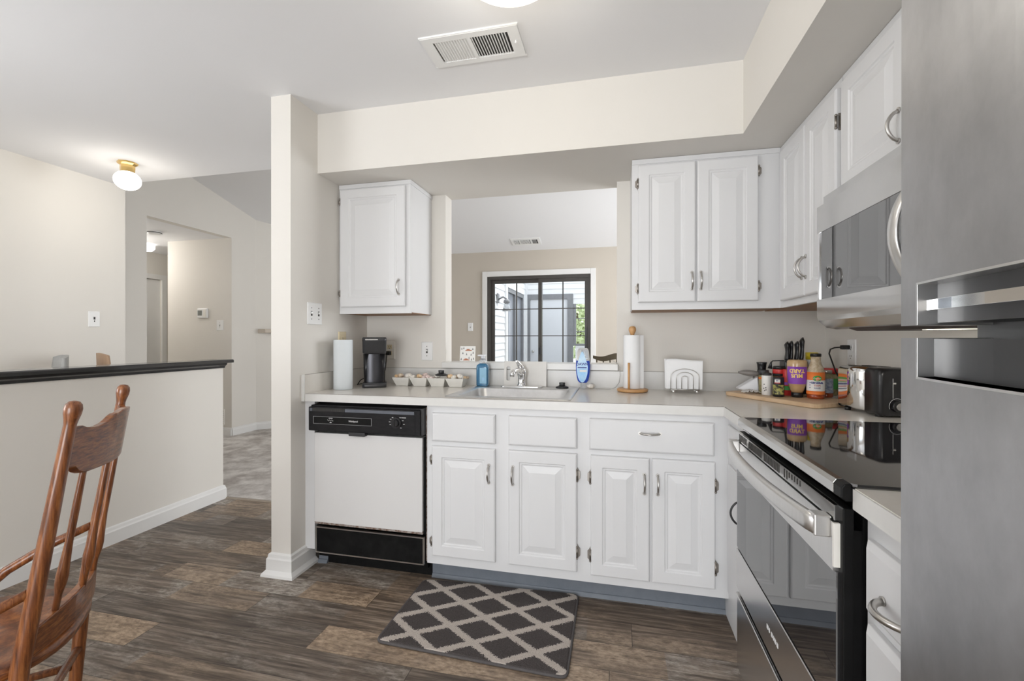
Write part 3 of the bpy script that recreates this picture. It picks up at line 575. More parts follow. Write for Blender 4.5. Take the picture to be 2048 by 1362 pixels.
# toe kick
g = G().use('toe'); g.box(-.903, XF+.0, YF+.058, YF+.07, 0, .094); g.prism([(0, 0), (.014, 0), (.004, .016), (0, .017)], lambda u, w, d: (d, YF+.058-u, w), -.903, XF)
struct(g.obj('trim_4'), 'blue-grey vinyl toe kick under the sink cabinets')
g = G().use('toe'); g.box(XL+.04, XL+.095, YF+.058, YF+.07, 0, .094); g.prism([(0, 0), (.014, 0), (.004, .016), (0, .017)], lambda u, w, d: (d, YF+.058-u, w), XL+.04, XL+.095)
struct(g.obj('trim_5'), 'blue-grey toe kick beside the dishwasher')
g = G().use('cab'); g.box(XL, -1.541, YF, YF+.02, .095, .873); tag(g.obj('filler_strip'), 'white filler strip between the wall end and the dishwasher', 'filler strip')
# right-run corner cabinet beside the range
t = thing('base_cabinet', 'narrow white corner cabinet left of the range with a bow handle', 'cabinet', (.76, 1.9, 0), 'white base cabinets')
g = G().use('cab'); g.box(XF, XF+.02, 1.765, YF-.001, 0.0, .873); g.box(XF, XF+.02, YF-.001, YF+.075, 0.0, .094); g.box(XF+.02, 1.05, 1.765, 1.78, .0, .873); g.obj('body', t)
mp = fr(XF)(2.035, .14); d = front('door', mp, .235, .535, [(0, 0), (0, .008), (.003, .011)], t); pull(mp, .19, .40, .09, d, m='charcoal', r=.004, d0=.011, out=.032)
mp = fr(XF)(2.035, .70); front('drawer', mp, .235, .141, [(0, 0), (0, .008), (.003, .011)], t)
# drawer cabinet between range and fridge
t = thing('base_cabinet', 'narrow white drawer cabinet between the range and the fridge', 'cabinet', (.76, .87, 0), 'white base cabinets')
g = G().use('cab'); g.box(XF, XF+.02, .757, .984, .0, .873); g.box(XF+.02, 1.05, .970, .984, .0, .873); g.box(XF+.02, 1.05, .757, .771, 0, .873); g.obj('body', t)
for z0, z1, hh in ((.690, .822, 0), (.53, .672, 0), (.30, .512, 0), (.08, .282, 0)):
    pass
for z0, z1, hd in ((.694, .828, 1), (.05, .672, 0)):
    mp = fr(XF)(.962, z0); d = front('drawer' if hd else 'door', mp, .182, z1-z0, [(0, 0), (0, .010), (.012, .0185)], t)
    if hd: pull(mp, .112, .055, .09, d, False, r=.0062, out=.034)
    else: pull(mp, .155, .5, .09, d)
# ---- wall cabinets
def crown(q, x0, x1, y, z1): q.box(x0, x1, y-.006, y, z1-.022, z1)
t = thing('wall_cabinet', 'single-door white wall cabinet left of the pass-through', 'cabinet', (-1.37, 2.52, ZU), 'white wall cabinets')
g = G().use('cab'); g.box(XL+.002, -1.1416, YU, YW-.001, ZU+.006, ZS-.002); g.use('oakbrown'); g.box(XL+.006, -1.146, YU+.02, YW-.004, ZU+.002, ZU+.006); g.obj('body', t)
g = G().use('cab'); g.box(XL+.002, -1.1416, YU-.005, YU, ZS-.026, ZS-.002); g.box(-1.1416, -1.137, YU-.005, YW-.002, ZS-.026, ZS-.002); g.obj('top_molding', t)
g = G().use('cab'); g.box(XL+.002, -1.1416, YU, YU+.018, ZU, ZU+.006); g.obj('bottom_rail', t)
mp = fx(YU)(-1.583, 1.385); d = front('door', mp, .416, .69, DOOR, t); pull(mp, .378, .11, .083, d); hinge(mp, -.001, .62, -1, d, .045); hinge(mp, -.001, .08, -1, d, .045)
t = thing('wall_cabinet', 'double-door white wall cabinet right of the pass-through', 'cabinet', (.42, 2.52, ZU), 'white wall cabinets')
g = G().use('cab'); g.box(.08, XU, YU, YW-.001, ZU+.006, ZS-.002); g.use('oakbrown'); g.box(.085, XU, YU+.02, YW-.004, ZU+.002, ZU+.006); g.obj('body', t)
g = G().use('cab'); g.box(.080, XU-.006, YU-.005, YU, ZS-.026, ZS-.002); g.obj('top_molding', t)
g = G().use('cab'); g.box(.08, XU, YU, YU+.018, ZU, ZU+.006); g.obj('bottom_rail', t)
for x0, x1 in ((.109, .3815), (.388, .663)):
    mp = fx(YU)(x0, 1.382); d = front('door', mp, x1-x0, .692, DOOR, t)
    if x0 < .2: pull(mp, x1-x0-.018, .102, .083, d); hinge(mp, -.001, .60, -1, d, .06); hinge(mp, -.001, .07, -1, d, .06)
    else: pull(mp, .017, .102, .083, d); hinge(mp, x1-x0+.001, .62, 1, d, .06); hinge(mp, x1-x0+.001, .07, 1, d, .06)
t = thing('wall_cabinet', 'double-door white corner wall cabinet left of the microwave', 'cabinet', (.92, 2.05, ZU), 'white wall cabinets')
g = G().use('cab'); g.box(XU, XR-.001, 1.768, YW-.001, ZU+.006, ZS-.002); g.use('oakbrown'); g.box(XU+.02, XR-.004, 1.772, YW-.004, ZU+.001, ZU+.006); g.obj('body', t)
g = G().use('cab'); g.box(XU, XU+.018, 1.768, YU, ZU, ZU+.006); g.obj('bottom_rail', t)
for y1, y0 in ((2.322, 2.045), (2.040, 1.778)):
    mp = fr(XU)(y1, 1.375); d = front('door', mp, y1-y0, .697, DOOR, t)
    if y1 > 2.2: pull(mp, y1-y0-.018, .115, .083, d, m='nickel', r=.004)
    else: pull(mp, .016, .115, .083, d, m='nickel', r=.004); hinge(mp, y1-y0+.001, .58, 1, d, .06); hinge(mp, y1-y0+.001, .06, 1, d, .05)
t = thing('wall_cabinet', 'short white wall cabinet above the microwave', 'cabinet', (.92, 1.37, 1.692), 'white wall cabinets')
g = G().use('cab'); g.box(XU, XR-.001, .985, 1.764, 1.69, ZS-.002); g.obj('body', t)
for y1, y0 in ((1.742, 1.385), (1.372, 1.0)):
    mp = fr(XU)(y1, 1.700); d = front('door', mp, y1-y0, .372, DOOR, t)
    pull(mp, (y1-y0-.03) if y1 > 1.6 else .03, .075, .083, d)
    if y1 < 1.6: hinge(mp, y1-y0+.001, .30, 1, d, .05)

# ---- countertops
def slab(q, x0, x1, y0, y1):
    q.box(x0, x1, y0, y1, .876, .914)
SX0, SX1, SY0, SY1 = -.80, -.225, 2.10, 2.60
t = thing('countertop', 'L-shaped beige laminate countertop around the sink and corner', 'countertop', (-.2, 2.3, .875))
g = G().use('lam'); slab(g, XL+.018, SX0, YC+.004, 2.651); slab(g, SX1, XC+.004, YC+.004, 2.651); slab(g, SX0, SX1, YC+.004, SY0); slab(g, SX0, SX1, SY1, 2.651); slab(g, XC+.004, 1.054, 1.747, 2.651)
g.obj('top', t)
g = G().use('lamedge'); g.box(XL+.018, XC, YC, YC+.004, .874, .9125); g.box(XC, XC+.004, 1.747, YC+.004, .874, .9125); g.obj('front_edge', t)
g = G().use('seam'); g.box(XL+.018, XC+.001, YC+.0035, YC+.0045, .9125, .9143); g.box(XC+.0035, XC+.0045, 1.747, YC+.001, .9125, .9143); g.obj('seam', t)
g = G().use('lam'); g.box(XL+.0, XL+.018, YC-.002, YW, .873, 1.012); g.use('lamedge'); g.box(XL+.0, XL+.0185, YC-.006, YC-.002, .873, 1.012); g.use('lamedge'); g.box(XL+.018, XR, 2.651, YW, .914, 1.013); g.box(1.054, XR, 1.747, 2.651, .914, 1.013)
g.use('seam'); g.box(XL+.018, XR-.018, 2.650, 2.6515, 1.0125, 1.0145); g.box(1.0535, 1.055, 1.747, 2.65, 1.0125, 1.0145); g.box(XL+.017, XL+.0185, YC, 2.65, 1.0115, 1.0135)
g.obj('backsplash', t)
t = thing('countertop', 'small beige countertop piece between range and fridge', 'countertop', (.76, .87, .875))
g = G().use('lam'); g.box(XC+.004, 1.054, .757, .984, .876, .914); g.obj('top', t)
g = G().use('lamedge'); g.box(XC, XC+.004, .757, .984, .874, .9125); g.obj('front_edge', t)
g = G().use('lamedge'); g.box(1.054, XR-.001, .757, .984, .914, 1.013); g.obj('backsplash', t)
# pass-through sill
g = G().use('lamedge'); g.box(-1.062, .012, 2.637, 2.669, 1.0165, 1.054); g.box(-1.046, .004, 2.669, 2.80, 1.018, 1.054); struct(g.obj('trim_6', bevel=.002), 'white sill of the pass-through')

# ---- sink
t = thing('kitchen_sink', 'stainless single-bowl drop-in sink', 'sink', (-.51, 2.35, .914))
g = G().use('sinksteel')
def rr(x0, x1, y0, y1, r, z, n=5):
    out = []
    for cx, cy, a in ((x1-r, y1-r, 0), (x0+r, y1-r, PI/2), (x0+r, y0+r, PI), (x1-r, y0+r, 1.5*PI)):
        for i in range(n): q = a+PI/2*i/(n-1); out.append((cx+r*math.cos(q), cy+r*math.sin(q), z))
    return out
x0, x1, y0, y1 = -.825, -.203, 2.078, 2.632
g.loops([rr(x0, x1, y0, y1, .015, .9145), rr(x0+.002, x1-.002, y0+.002, y1-.002, .015, .9185), rr(x0+.014, x1-.014, y0+.014, y1-.014, .014, .9185), rr(x0+.018, x1-.018, y0+.018, y1-.018, .014, .9165),
         rr(x0+.045, x1-.045, y0+.045, y1-.118, .05, .9165), rr(x0+.050, x1-.050, y0+.050, y1-.123, .05, .910), rr(x0+.062, x1-.062, y0+.062, y1-.135, .055, .76), rr(x0+.09, x1-.09, y0+.09, y1-.16, .05, .745)], cap0=False)
g.obj('basin', t)
g = G().use('chrome'); g.lathe([(.0, .746), (.045, .746), (.045, .749), (.03, .750), (.028, .747), (0, .747)], -.51, 2.33, 24); g.obj('drain', t)
# ---- faucet
t = thing('faucet', 'chrome single-handle kitchen faucet on the back of the sink', 'faucet', (-.537, 2.572, .9166))
g = G().use('chrome'); g.loops([rr(-.665, -.412, 2.545, 2.605, .028, .9167), rr(-.662, -.415, 2.547, 2.603, .027, .923), rr(-.655, -.422, 2.552, 2.598, .023, .9265)]); g.obj('deck_plate', t)
g = G().use('chrome'); g.lathe([(.028, .9265), (.026, .935), (.022, .942), (.0215, .975), (.026, .985), (.028, 1.0), (.024, 1.02), (.010, 1.028)], -.537, 2.575, 24); g.obj('body', t)
g = G().use('chrome'); g.tube([(-.537, 2.575, .985), (-.541, 2.555, 1.005), (-.548, 2.51, 1.018), (-.556, 2.455, 1.016), (-.560, 2.43, 1.010)], [.018, .0165, .0145, .013, .013]); g.tube([(-.560, 2.430, 1.018), (-.561, 2.427, .988)], [.0135, .0135], 14)
g.obj('spout', t)
g = G().use('chrome'); g.tube([(-.537, 2.575, 1.015), (-.543, 2.572, 1.035), (-.552, 2.565, 1.052), (-.556, 2.55, 1.064), (-.557, 2.52, 1.070)], [.020, .0175, .014, .011, .006]); g.obj('handle', t)
# ---- chopping board leaning behind the faucet
g = G().use('acryl')
ol = rr(-.655, -.398, 0, .146, .012, 0, 4); hole = [(-.628+.0095*math.cos(a)*(1.0)+.006*math.sin(a)**2, .073+.038*math.sin(a)) for a in [2*PI*i/16 for i in range(16)]]
lean = lambda u, w, d: (u, 2.618-d+w*.10, .9185+w)
bm_ = g.bm
# ring of quads between hole and outline: use four strips
g.prism([(-.655, 0), (-.640, 0), (-.640, .146), (-.655, .146)], lean, 0, .006)
g.prism([(-.616, 0), (-.398, 0), (-.398, .146), (-.616, .146)], lean, 0, .006)
g.prism([(-.640, 0), (-.616, 0), (-.616, .035), (-.628, .030), (-.640, .035)], lean, 0, .006)
g.prism([(-.640, .111), (-.628, .116), (-.616, .111), (-.616, .146), (-.640, .146)], lean, 0, .006)
tag(g.obj('chopping_board'), 'pale translucent chopping board leaning behind the faucet', 'chopping board')
# ---- sink stoppers
def stopper(x, y, z, label):
    t = thing('sink_stopper', label, 'sink stopper', (x, y, z), 'black sink stoppers')
    q = G().use('black'); q.lathe([(.034, z+.001), (.038, z+.004), (.037, z+.008), (.028, z+.011), (.024, z+.014)], x, y, 24); q.obj('flange', t)
    q = G().use('charcoal'); q.lathe([(.017, z+.0142), (.016, z+.022), (.018, z+.030), (.016, z+.033)], x, y, 18); q.obj('knob', t)
stopper(-.300, 2.572, .9165, 'black rubber sink stopper on the sink rim right of the faucet')
stopper(-1.012, 2.508, .9795, 'black sink stopper lying on the shell tray')

# ---- dishwasher
t = thing('dishwasher', 'old white dishwasher with a black control panel and black kickplate', 'dishwasher', (-1.23, 2.33, 0))
g = G().use('blackm'); g.box(-1.538, -.916, YF+.03, 2.62, .05, .870); g.box(-1.505, -.9075, YF+.062, YF+.08, 0.001, .10); g.obj('tub', t)
g = G().use('dwwhite'); g.box(-1.530, -.926, YF-.018, YF+.03, .247, .712, .003); d = g.obj('door', t)
g = G().use('blackm'); g.box(-1.536, -1.531, YF-.008, YF+.03, .24, .712); g.obj('door_gasket', d); g = G().use('blackm'); g.box(-.924, -.914, YF-.004, YF+.03, .24, .712); g.obj('door_gasket', d)
M['rust'] = mat('rusty_edge', (0.16, 0.09, 0.06), 0.7, noise=(60, (.4, .36, .33), .1))
g = G().use('rust'); g.box(-1.530, -.926, YF-.012, YF+.02, .236, .246); g.box(-.915, -.9105, YF+.006, YF+.03, .10, .86); g.obj('door_edge', d)
g = G().use('dwblack'); g.box(-1.540, -.918, YF-.03, YF+.03, .850, .858, .002); g.box(-1.545, -.925, YF-.045, YF+.03, .727, .850, .004); p = g.obj('control_panel', t)
yp = YF-.0455
g = G().use('dwblack'); g.box(-1.538, -.950, yp-.001, yp, .735, .826); g.obj('face', p)
g = G().use('charcoal')
g.box(-.926, -.915, YF-.035, YF+.03, .727, .858, .002); g.obj('side_trim', p)
g = G().use('dark'); g.box(-1.518, -1.335, yp-.0015, yp, .829, .844); g.use('charcoal')
for i in range(24): g.box(-1.516+i*.0077, -1.5135+i*.0077, yp-.0025, yp-.0015, .829, .844)
g.obj('vent', p)
g = G().use('greyp'); g.box(-1.333, -.955, yp-.0015, yp, .829, .844); g.box(-1.536, -1.521, yp-.0015, yp, .829, .844); g.obj('strip', p)
g = G().use('rangeblk'); g.box(-1.512, -1.185, yp-.0022, yp-.001, .767, .801); g.use('ventgrey0')
for a in ((-1.5145, -1.1825, .801, .803), (-1.5145, -1.1825, .765, .767), (-1.5145, -1.512, .767, .801), (-1.185, -1.1825, .767, .801)): g.box(a[0], a[1], yp-.003, yp-.001, a[2], a[3])
g.obj('nameplate', p)
fl = lambda X, Z: (lambda a, b, c: (X+a, yp-.0028-c, Z+b))
g = G().use('ink'); g.text('Whirlpool', .0125, fl(-1.285, .784)); g.box(-1.424, -1.402, yp-.0030, yp-.0022, .794, .797)
for i in range(6): g.box(-1.431+i*.0058, -1.428+i*.0058, yp-.0030, yp-.0022, .785-(i % 2)*.004, .788-(i % 2)*.004)
g.box(-1.418, -1.408, yp-.003, yp-.0022, .772, .776); g.obj('lettering', p)
g = G().use('ink')
for a, r_ in ((20, .036), (-10, .04), (-50, .036), (150, .036), (175, .037), (200, .035), (55, .034), (128, .034)):
    c_ = (-1.048+r_*math.cos(math.radians(a)), .788+r_*math.sin(math.radians(a))*.9); g.box(c_[0]-.004, c_[0]+.004, yp-.002, yp-.001, c_[1]-.0012, c_[1]+.0012)
g.box(-1.022, -.998, yp-.002, yp-.001, .812, .8145); g.obj('dial_marks', p)
g = G().use('black'); g.cyl((-1.048, yp-.001, .788), (-1.048, yp-.010, .788), .027, 28); g.cyl((-1.048, yp-.010, .788), (-1.048, yp-.024, .788), .019, 24, .016); g.box(-1.050, -1.046, yp-.026, yp-.012, .772, .804); g.obj('dial', p)
g = G().use('charcoal'); g.box(-1.315, -1.225, YF-.043, YF-.012, .708, .7275, .003); g.obj('latch_grip', t)
g = G().use('nickel')
for a in ((-1.522, -.918, .218, .224), (-1.522, -.918, .088, .094), (-1.522, -1.517, .094, .218), (-.923, -.918, .094, .218)): g.box(a[0], a[1], YF-.018, YF-.002, a[2], a[3])
g.use('blackm'); g.box(-1.517, -.923, YF-.014, YF-.004, .094, .218); g.obj('kickplate', t)

# ---- range
t = thing('range', 'stainless electric range with black glass cooktop and oven window', 'range', (.74, 1.366, 0))
RY0, RY1 = .987, 1.744
g = G().use('rangeblk'); g.box(.462, 1.05, RY0+.004, RY1-.004, .02, .888); g.box(.447, .462, RY0+.006, RY1-.006, .05, .83); g.obj('body', t)
g = G().use('blackgl'); g.loops([[(x, y, z) for x, y, z in rr(.440, 1.052, RY0-.002, RY1+.002, .018, .912)], rr(.438, 1.053, RY0-.003, RY1+.003, .02, .916), rr(.441, 1.050, RY0, RY1, .018, .9205)], smooth=False); g.obj('cooktop', t)
g = G().use('polsteel')
pr_ = [(.462, .888), (.432, .886), (.424, .893), (.424, .912), (.430, .920), (.442, .9215), (.442, .912), (.462, .912)]
g.prism(pr_, lambda u, w, d: (u, d, w), RY0+.035, RY1-.004); g.obj('front_trim', t, bevel=.001)
g = G().use('rangeblk'); g.prism(pr_, lambda u, w, d: (u, d, w), RY0, RY0+.035); g.obj('trim_end', t, bevel=.002)
# door
g = G().use('rangeblk'); g.box(.428, .447, RY0+.002, RY1-.002, .315, .872, .002); d = g.obj('oven_door', t)
g = G().use('steelh'); g.box(.418, .428, RY0+.02, RY1-.004, .742, .838); g.obj('upper_band', d)
g = G().use('polsteel'); g.box(.420, .428, RY0+.02, RY1-.004, .842, .872)
g.use('dark')
n_ = 0
for gi, (a, b) in enumerate(((1.70, 1.62), (1.585, 1.465), (1.435, 1.315), (1.275, 1.175))):
    k = 7 if gi in (0, 3) else 11
    for i in range(k):
        y = a+(b-a)*i/(k-1); h0 = .846 if not (gi == 3 and i > 1) else .855
        g.box(.4192, .421, y-.0028, y+.0028, h0, .868)
g.obj('vent_panel', d)
g = G().use('mirgl'); g.box(.421, .428, RY0+.014, RY1-.004, .462, .742); g.obj('window', d)
g = G().use('steel'); g.box(.419, .428, RY0+.014, RY1-.004, .318, .456, .002); p_ = g.obj('lower_band', d)
g = G().use('ink')
for y, w_ in ((1.402, .012), (1.386, .006), (1.366, .010), (1.352, .004), (1.340, .012), (1.322, .010)):
    g.box(.4183, .4191, y-w_/2, y+w_/2, .378, .390)
g.obj('badge', p_)
g = G().use('ivplate'); g.box(.417, .430, RY0+.013, RY0+.020, .752, .838); g.obj('edge_cap', d)
# bowed handle
g = G().use('steelh'); rings = []
for i in range(25):
    s_ = i/24; y = RY0+.03+(RY1-RY0-.05)*s_; bow = .034*math.sin(PI*s_)**.7 if 0 < s_ < 1 else 0; x = .396-bow; zc = .826
    rings.append([(x-.007, y, zc-.019), (x-.009, y, zc-.012), (x-.008, y, zc+.010), (x-.004, y, zc+.017), (x+.006, y, zc+.019), (x+.010, y, zc+.014), (x+.010, y, zc-.014), (x+.004, y, zc-.020)])
g.loops(rings)
g.box(.388, .419, RY0+.027, RY0+.060, .804, .847, .003); g.box(.388, .419, RY1-.050, RY1-.018, .806, .846, .003); g.obj('handle', d)
g = G().use('steel'); g.box(.421, .447, RY0+.004, RY1-.004, .035, .300, .002); dd = g.obj('storage_drawer', t)
g = G().use('steelh'); g.box(.416, .424, RY0+.006, RY1-.006, .292, .300, .002); g.obj('lip', dd)
for y in (RY0+.06, RY1-.06):
    for x in (.50, 1.0):
        g = G().use('black'); g.cyl((x, y, 0), (x, y, .021), .018, 14); g.obj('foot', t)

# ---- over-range microwave
t = thing('microwave', 'stainless over-range microwave with mirror-dark door glass', 'microwave', (.87, 1.366, 1.235))
MY0, MY1, MX = .990, 1.752, .678
g = G().use('steel'); g.box(MX+.02, XR-.001, MY0, MY1, 1.262, 1.688); g.box(MX, MX+.02, MY0, MY1, 1.562, 1.652); g.prism([(MX, 1.651), (MX+.03, 1.670), (.760, 1.688), (.762, 1.651)], lambda u, w, d: (u, d, w), MY0, MY1); g.mats[0] = 'polsteel'; g.obj('body', t)
g = G().use('polsteel')
g.prism([(MX, 1.334), (MX, 1.276), (MX+.004, 1.262), (MX+.03, 1.238), (MX+.06, 1.232), (MX+.3, 1.240), (MX+.3, 1.262), (MX+.02, 1.262), (MX+.02, 1.334)], lambda u, w, d: (u, d, w), MY0, MY1-.0); g.obj('lower_trim', t)
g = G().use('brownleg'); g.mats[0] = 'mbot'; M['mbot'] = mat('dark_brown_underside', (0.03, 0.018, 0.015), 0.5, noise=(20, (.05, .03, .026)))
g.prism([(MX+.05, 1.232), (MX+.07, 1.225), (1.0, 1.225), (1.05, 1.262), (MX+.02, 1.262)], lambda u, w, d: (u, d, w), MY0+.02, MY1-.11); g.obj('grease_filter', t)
g = G().use('dome'); g.box(.80, .86, 1.30, 1.42, 1.2235, 1.2252); g.obj('added_glow_panel', t)  # glowing panel added for fill; the microwave's own lamp is off
area('backsplash_fill_light', (.83, 1.36, 1.221), (math.radians(28), math.radians(-14), 0), .10, .10, 1.6, (1, .95, .86))  # added fill to brighten the cooktop and backsplash, no lit lamp here
g = G().use('mirgl'); g.box(MX+.002, MX+.02, MY0+.17, MY1-.022, 1.334, 1.562); d = g.obj('door', t)
g = G().use('chrome'); g.box(MX-.001, MX+.02, MY1-.022, MY1-.010, 1.334, 1.562); g.use('black'); g.box(MX+.001, MX+.02, MY1-.010, MY1-.006, 1.334, 1.562); g.obj('frame', d)
g = G().use('black'); g.box(MX+.001, MX+.02, MY0, MY0+.168, 1.334, 1.562); g.obj('keypad', t)
g = G().use('steelh'); rings = []
for i in range(21):
    s_ = i/20; z = 1.325+.245*s_; x = MX-.002-.046*math.sin(PI*s_)**.75 if 0 < s_ < 1 else MX-.002; y = MY0+.232
    rings.append([(x+.007*math.cos(a), y+.020*math.sin(a), z) for a in [2*PI*k/12 for k in range(12)]])
g.loops(rings); g.obj('handle', d)

# ---- refrigerator
t = thing('refrigerator', 'smudged stainless top-freezer refrigerator at the right edge', 'refrigerator', (.74, .37, 0))
FX, FY1, FY0 = .398, .752, -.005
g = G().use('frbody'); g.box(FX+.082, 1.05, FY0+.01, FY1-.01, .05, 1.70, .004); g.obj('cabinet_body', t)
def dx(y): s_ = (y-FY0)/(FY1-FY0); return FX-.030*(1-(2*s_-1)**2)
def doorslab(q, y0, y1, z0, z1, off=0, x1=None):
    n = 12; rings = []
    ys = [y0+(y1-y0)*i/n for i in range(n+1)]
    poly = [(dx(y)+off, y) for y in ys]+[(FX+.075, y1), (FX+.075, y0)]
    q.prism(poly, lambda u, w, d: (u, w, d), z0, z1)
ZG0, ZG1 = 1.2015, 1.2185
PY = .706
g = G().use('fridge'); doorslab(g, FY0, PY, 1.275, 1.70); doorslab(g, PY, FY1, ZG1, 1.70); d = g.obj('freezer_door', t)
g = G().use('charcoal'); doorslab(g, FY0, PY-.001, ZG1+.003, 1.2745, .022); g.obj('handle_recess', d)
g = G().use('chrome'); doorslab(g, FY0, PY-.001, 1.238, 1.2515, .010); g.use('steelh'); doorslab(g, PY-.004, PY, ZG1, 1.273, -.0008); doorslab(g, FY0, PY, 1.272, 1.275, -.0008); g.obj('handle_strip', d, bevel=.002)
g = G().use('fridge'); doorslab(g, FY0, PY, .06, 1.150); doorslab(g, PY, FY1, .06, ZG0); d = g.obj('fridge_door', t)
g = G().use('charcoal'); doorslab(g, FY0, PY-.001, 1.151, ZG0-.001, .018); g.obj('handle_recess', d)
g = G().use('steelh'); doorslab(g, PY-.004, PY, 1.150, ZG0, -.0008); doorslab(g, FY0, PY, 1.147, 1.150, -.0008); g.obj('handle_strip', d, bevel=.002)
g = G().use('nickel'); g.cyl((FX+.06, .60, ZG0), (FX+.06, .60, ZG1), .014, 16); g.box(FX+.05, FX+.09, .585, .62, ZG0+.002, ZG1-.004); g.obj('hinge', t)
g = G().use('black'); g.box(FX+.09, 1.04, FY0+.02, FY1-.02, 0, .051); g.obj('base_grille', t)

# ------------------------------------------------------------------ plates, outlets
def plate(name, mp, w, h, label, cat, kind, m='plate', group=None):
    o0 = mp(w/2, h/2, 0); t = thing(name, label, cat, o0, group)
    q = G().use(m); q.rects(mp, w, h, [(0, 0), (0, .003), (.003, .006)]); q.obj('cover_plate', t)
    n = 2 if kind == 'double' else 1
    for i in range(n):
        cx = w*(i+.5)/n
        if kind in ('toggle', 'double'):
            q = G().use('dark'); q.rects(lambda u, v, d: mp(cx-.006+u, h/2-.013+v, .0058+d), .012, .026, [(0, 0), (0, .0008)]); q.obj('slot', t)
            q = G().use(m); q.rects(lambda u, v, d: mp(cx-.0045+u, h/2-.002+v, .0066+d), .009, .011, [(0, 0), (.0015, .010)]); q.obj('toggle', t)
            for s_ in (-1, 1): q = G().use('dark'); q.cyl(mp(cx, h/2+s_*.030, .005), mp(cx, h/2+s_*.030, .0068), .0028, 8); q.obj('screw', t)
        elif kind == 'jack':
            q = G().use('dark'); q.rects(lambda u, v, d: mp(cx-.006+u, h/2-.004+v, .0058+d), .012, .020, [(0, 0), (0, .0012)]); q.rects(lambda u, v, d: mp(cx-.003+u, h/2-.022+v, .0058+d), .006, .012, [(0, 0), (0, .0012)]); q.obj('slot', t)
        elif kind == 'outlet':
            for s_ in (-1, 1):
                q = G().use('ivory' if m == 'ivplate' else m); q.rects(lambda u, v, d: mp(cx-.017+u, h/2+s_*.02-.014+v, .005+d), .034, .028, [(0, 0), (0, .002), (.002, .0028)])
                q.use('dark')
                for k in (-1, 1): q.rects(lambda u, v, d: mp(cx+k*.006-.001+u, h/2+s_*.02-.003+v, .0078+d), .002, .009, [(0, 0), (0, .0006)])
                q.cyl(mp(cx, h/2+s_*.02-.009, .0075), mp(cx, h/2+s_*.02-.009, .0085), .0024, 8)
                q.obj('socket', t)
    return t
fpX = lambda X, y0, z0: (lambda u, v, d: (X+d, y0+u, z0+v))       # plate on a wall facing +X
fpY = lambda Y, x0, z0: (lambda u, v, d: (x0+u, Y-d, z0+v))       # plate on a wall facing -Y
fpR = lambda X, y0, z0: (lambda u, v, d: (X-d, y0-u, z0+v))       # plate on a wall facing -X
plate('light_switch', fpX(XL, 2.078, 1.277), .118, .118, 'white double switch plate on the wall end above the counter', 'light switch', 'double', 'plate', 'light switches')
plate('outlet', fpX(XL, 2.352, 1.122), .075, .120, 'ivory outlet behind the left paper towel roll', 'outlet', 'outlet', 'ivory', 'outlets')
plate('outlet', fpY(YW, -1.470, 1.067), .075, .120, 'ivory wall outlet with a black plug behind the coffee maker', 'outlet', 'outlet', 'ivplate', 'outlets')
plate('light_switch', fpY(YW, -1.210, 1.062), .075, .118, 'white single switch plate on the wall above the shell tray', 'light switch', 'toggle', 'plate', 'light switches')
plate('outlet', fpR(XR, 2.428, 1.078), .075, .120, 'white outlet with a black plug above the toaster', 'outlet', 'outlet', 'plate', 'outlets')
plate('light_switch', fpX(XA, 2.585, 1.291), .078, .118, 'white switch plate on the far left dining wall', 'light switch', 'jack', 'plate', 'light switches')
plate('light_switch', fpX(XH, 3.21, 1.331), .115, .13, 'pale switch plate beyond the end of the dining wall', 'light switch', 'toggle', 'ivplate', 'light switches')
plate('light_switch', fpY(4.60, -4.82, 1.302), .098, .128, 'white switch plate right of the thermostat', 'light switch', 'toggle', 'plate', 'light switches')
plate('light_switch', fpY(YV, -2.09, 1.31), .076, .118, 'white switch plate left of the sliding glass door', 'light switch', 'toggle', 'plate', 'light switches')
t = thing('thermostat', 'white thermostat with grey screen on the hall wall', 'thermostat', (-5.02, 4.60, 1.46))
g = G().use('plate'); g.box(-5.095, -4.945, 4.575, 4.60, 1.457, 1.578, .008); g.obj('body', t)
M['lcd'] = mat('lcd_grey', (0.18, 0.19, 0.18), 0.3, noise=(20, (.22, .23, .22)))
g = G().use('lcd'); g.box(-5.083, -5.02, 4.573, 4.576, 1.487, 1.552); g.obj('screen', t)
g = G().use('ivplate'); g.box(-5.0, -4.96, 4.571, 4.5755, 1.475, 1.565, .002); g.obj('flap', t)
t = thing('smoke_detector', 'round white smoke detector on the hall ceiling', 'smoke detector', (-5.2, 4.13, 2.405))
g = G().use('plate'); g.lathe([(.05, 2.405), (.068, 2.410), (.070, 2.430), (.074, 2.44)], -5.2, 4.13, 24); g.obj('body', t)
g = G().use('dark'); g.lathe([(.071, 2.418), (.0715, 2.420), (.0715, 2.424), (.071, 2.426)], -5.2, 4.13, 24); g.obj('vent_ring', t)
g = G().use('ivplate'); g.box(-5.25, -4.702, 4.588, 4.60, .14, .33)
g.use('dark')
for i in range(7): g.box(-5.24, -4.712, 4.5865, 4.589, .155+i*.024, .162+i*.024)
tag(g.obj('return_grille'), 'low return-air grille on the hall wall behind the half wall end', 'vent')

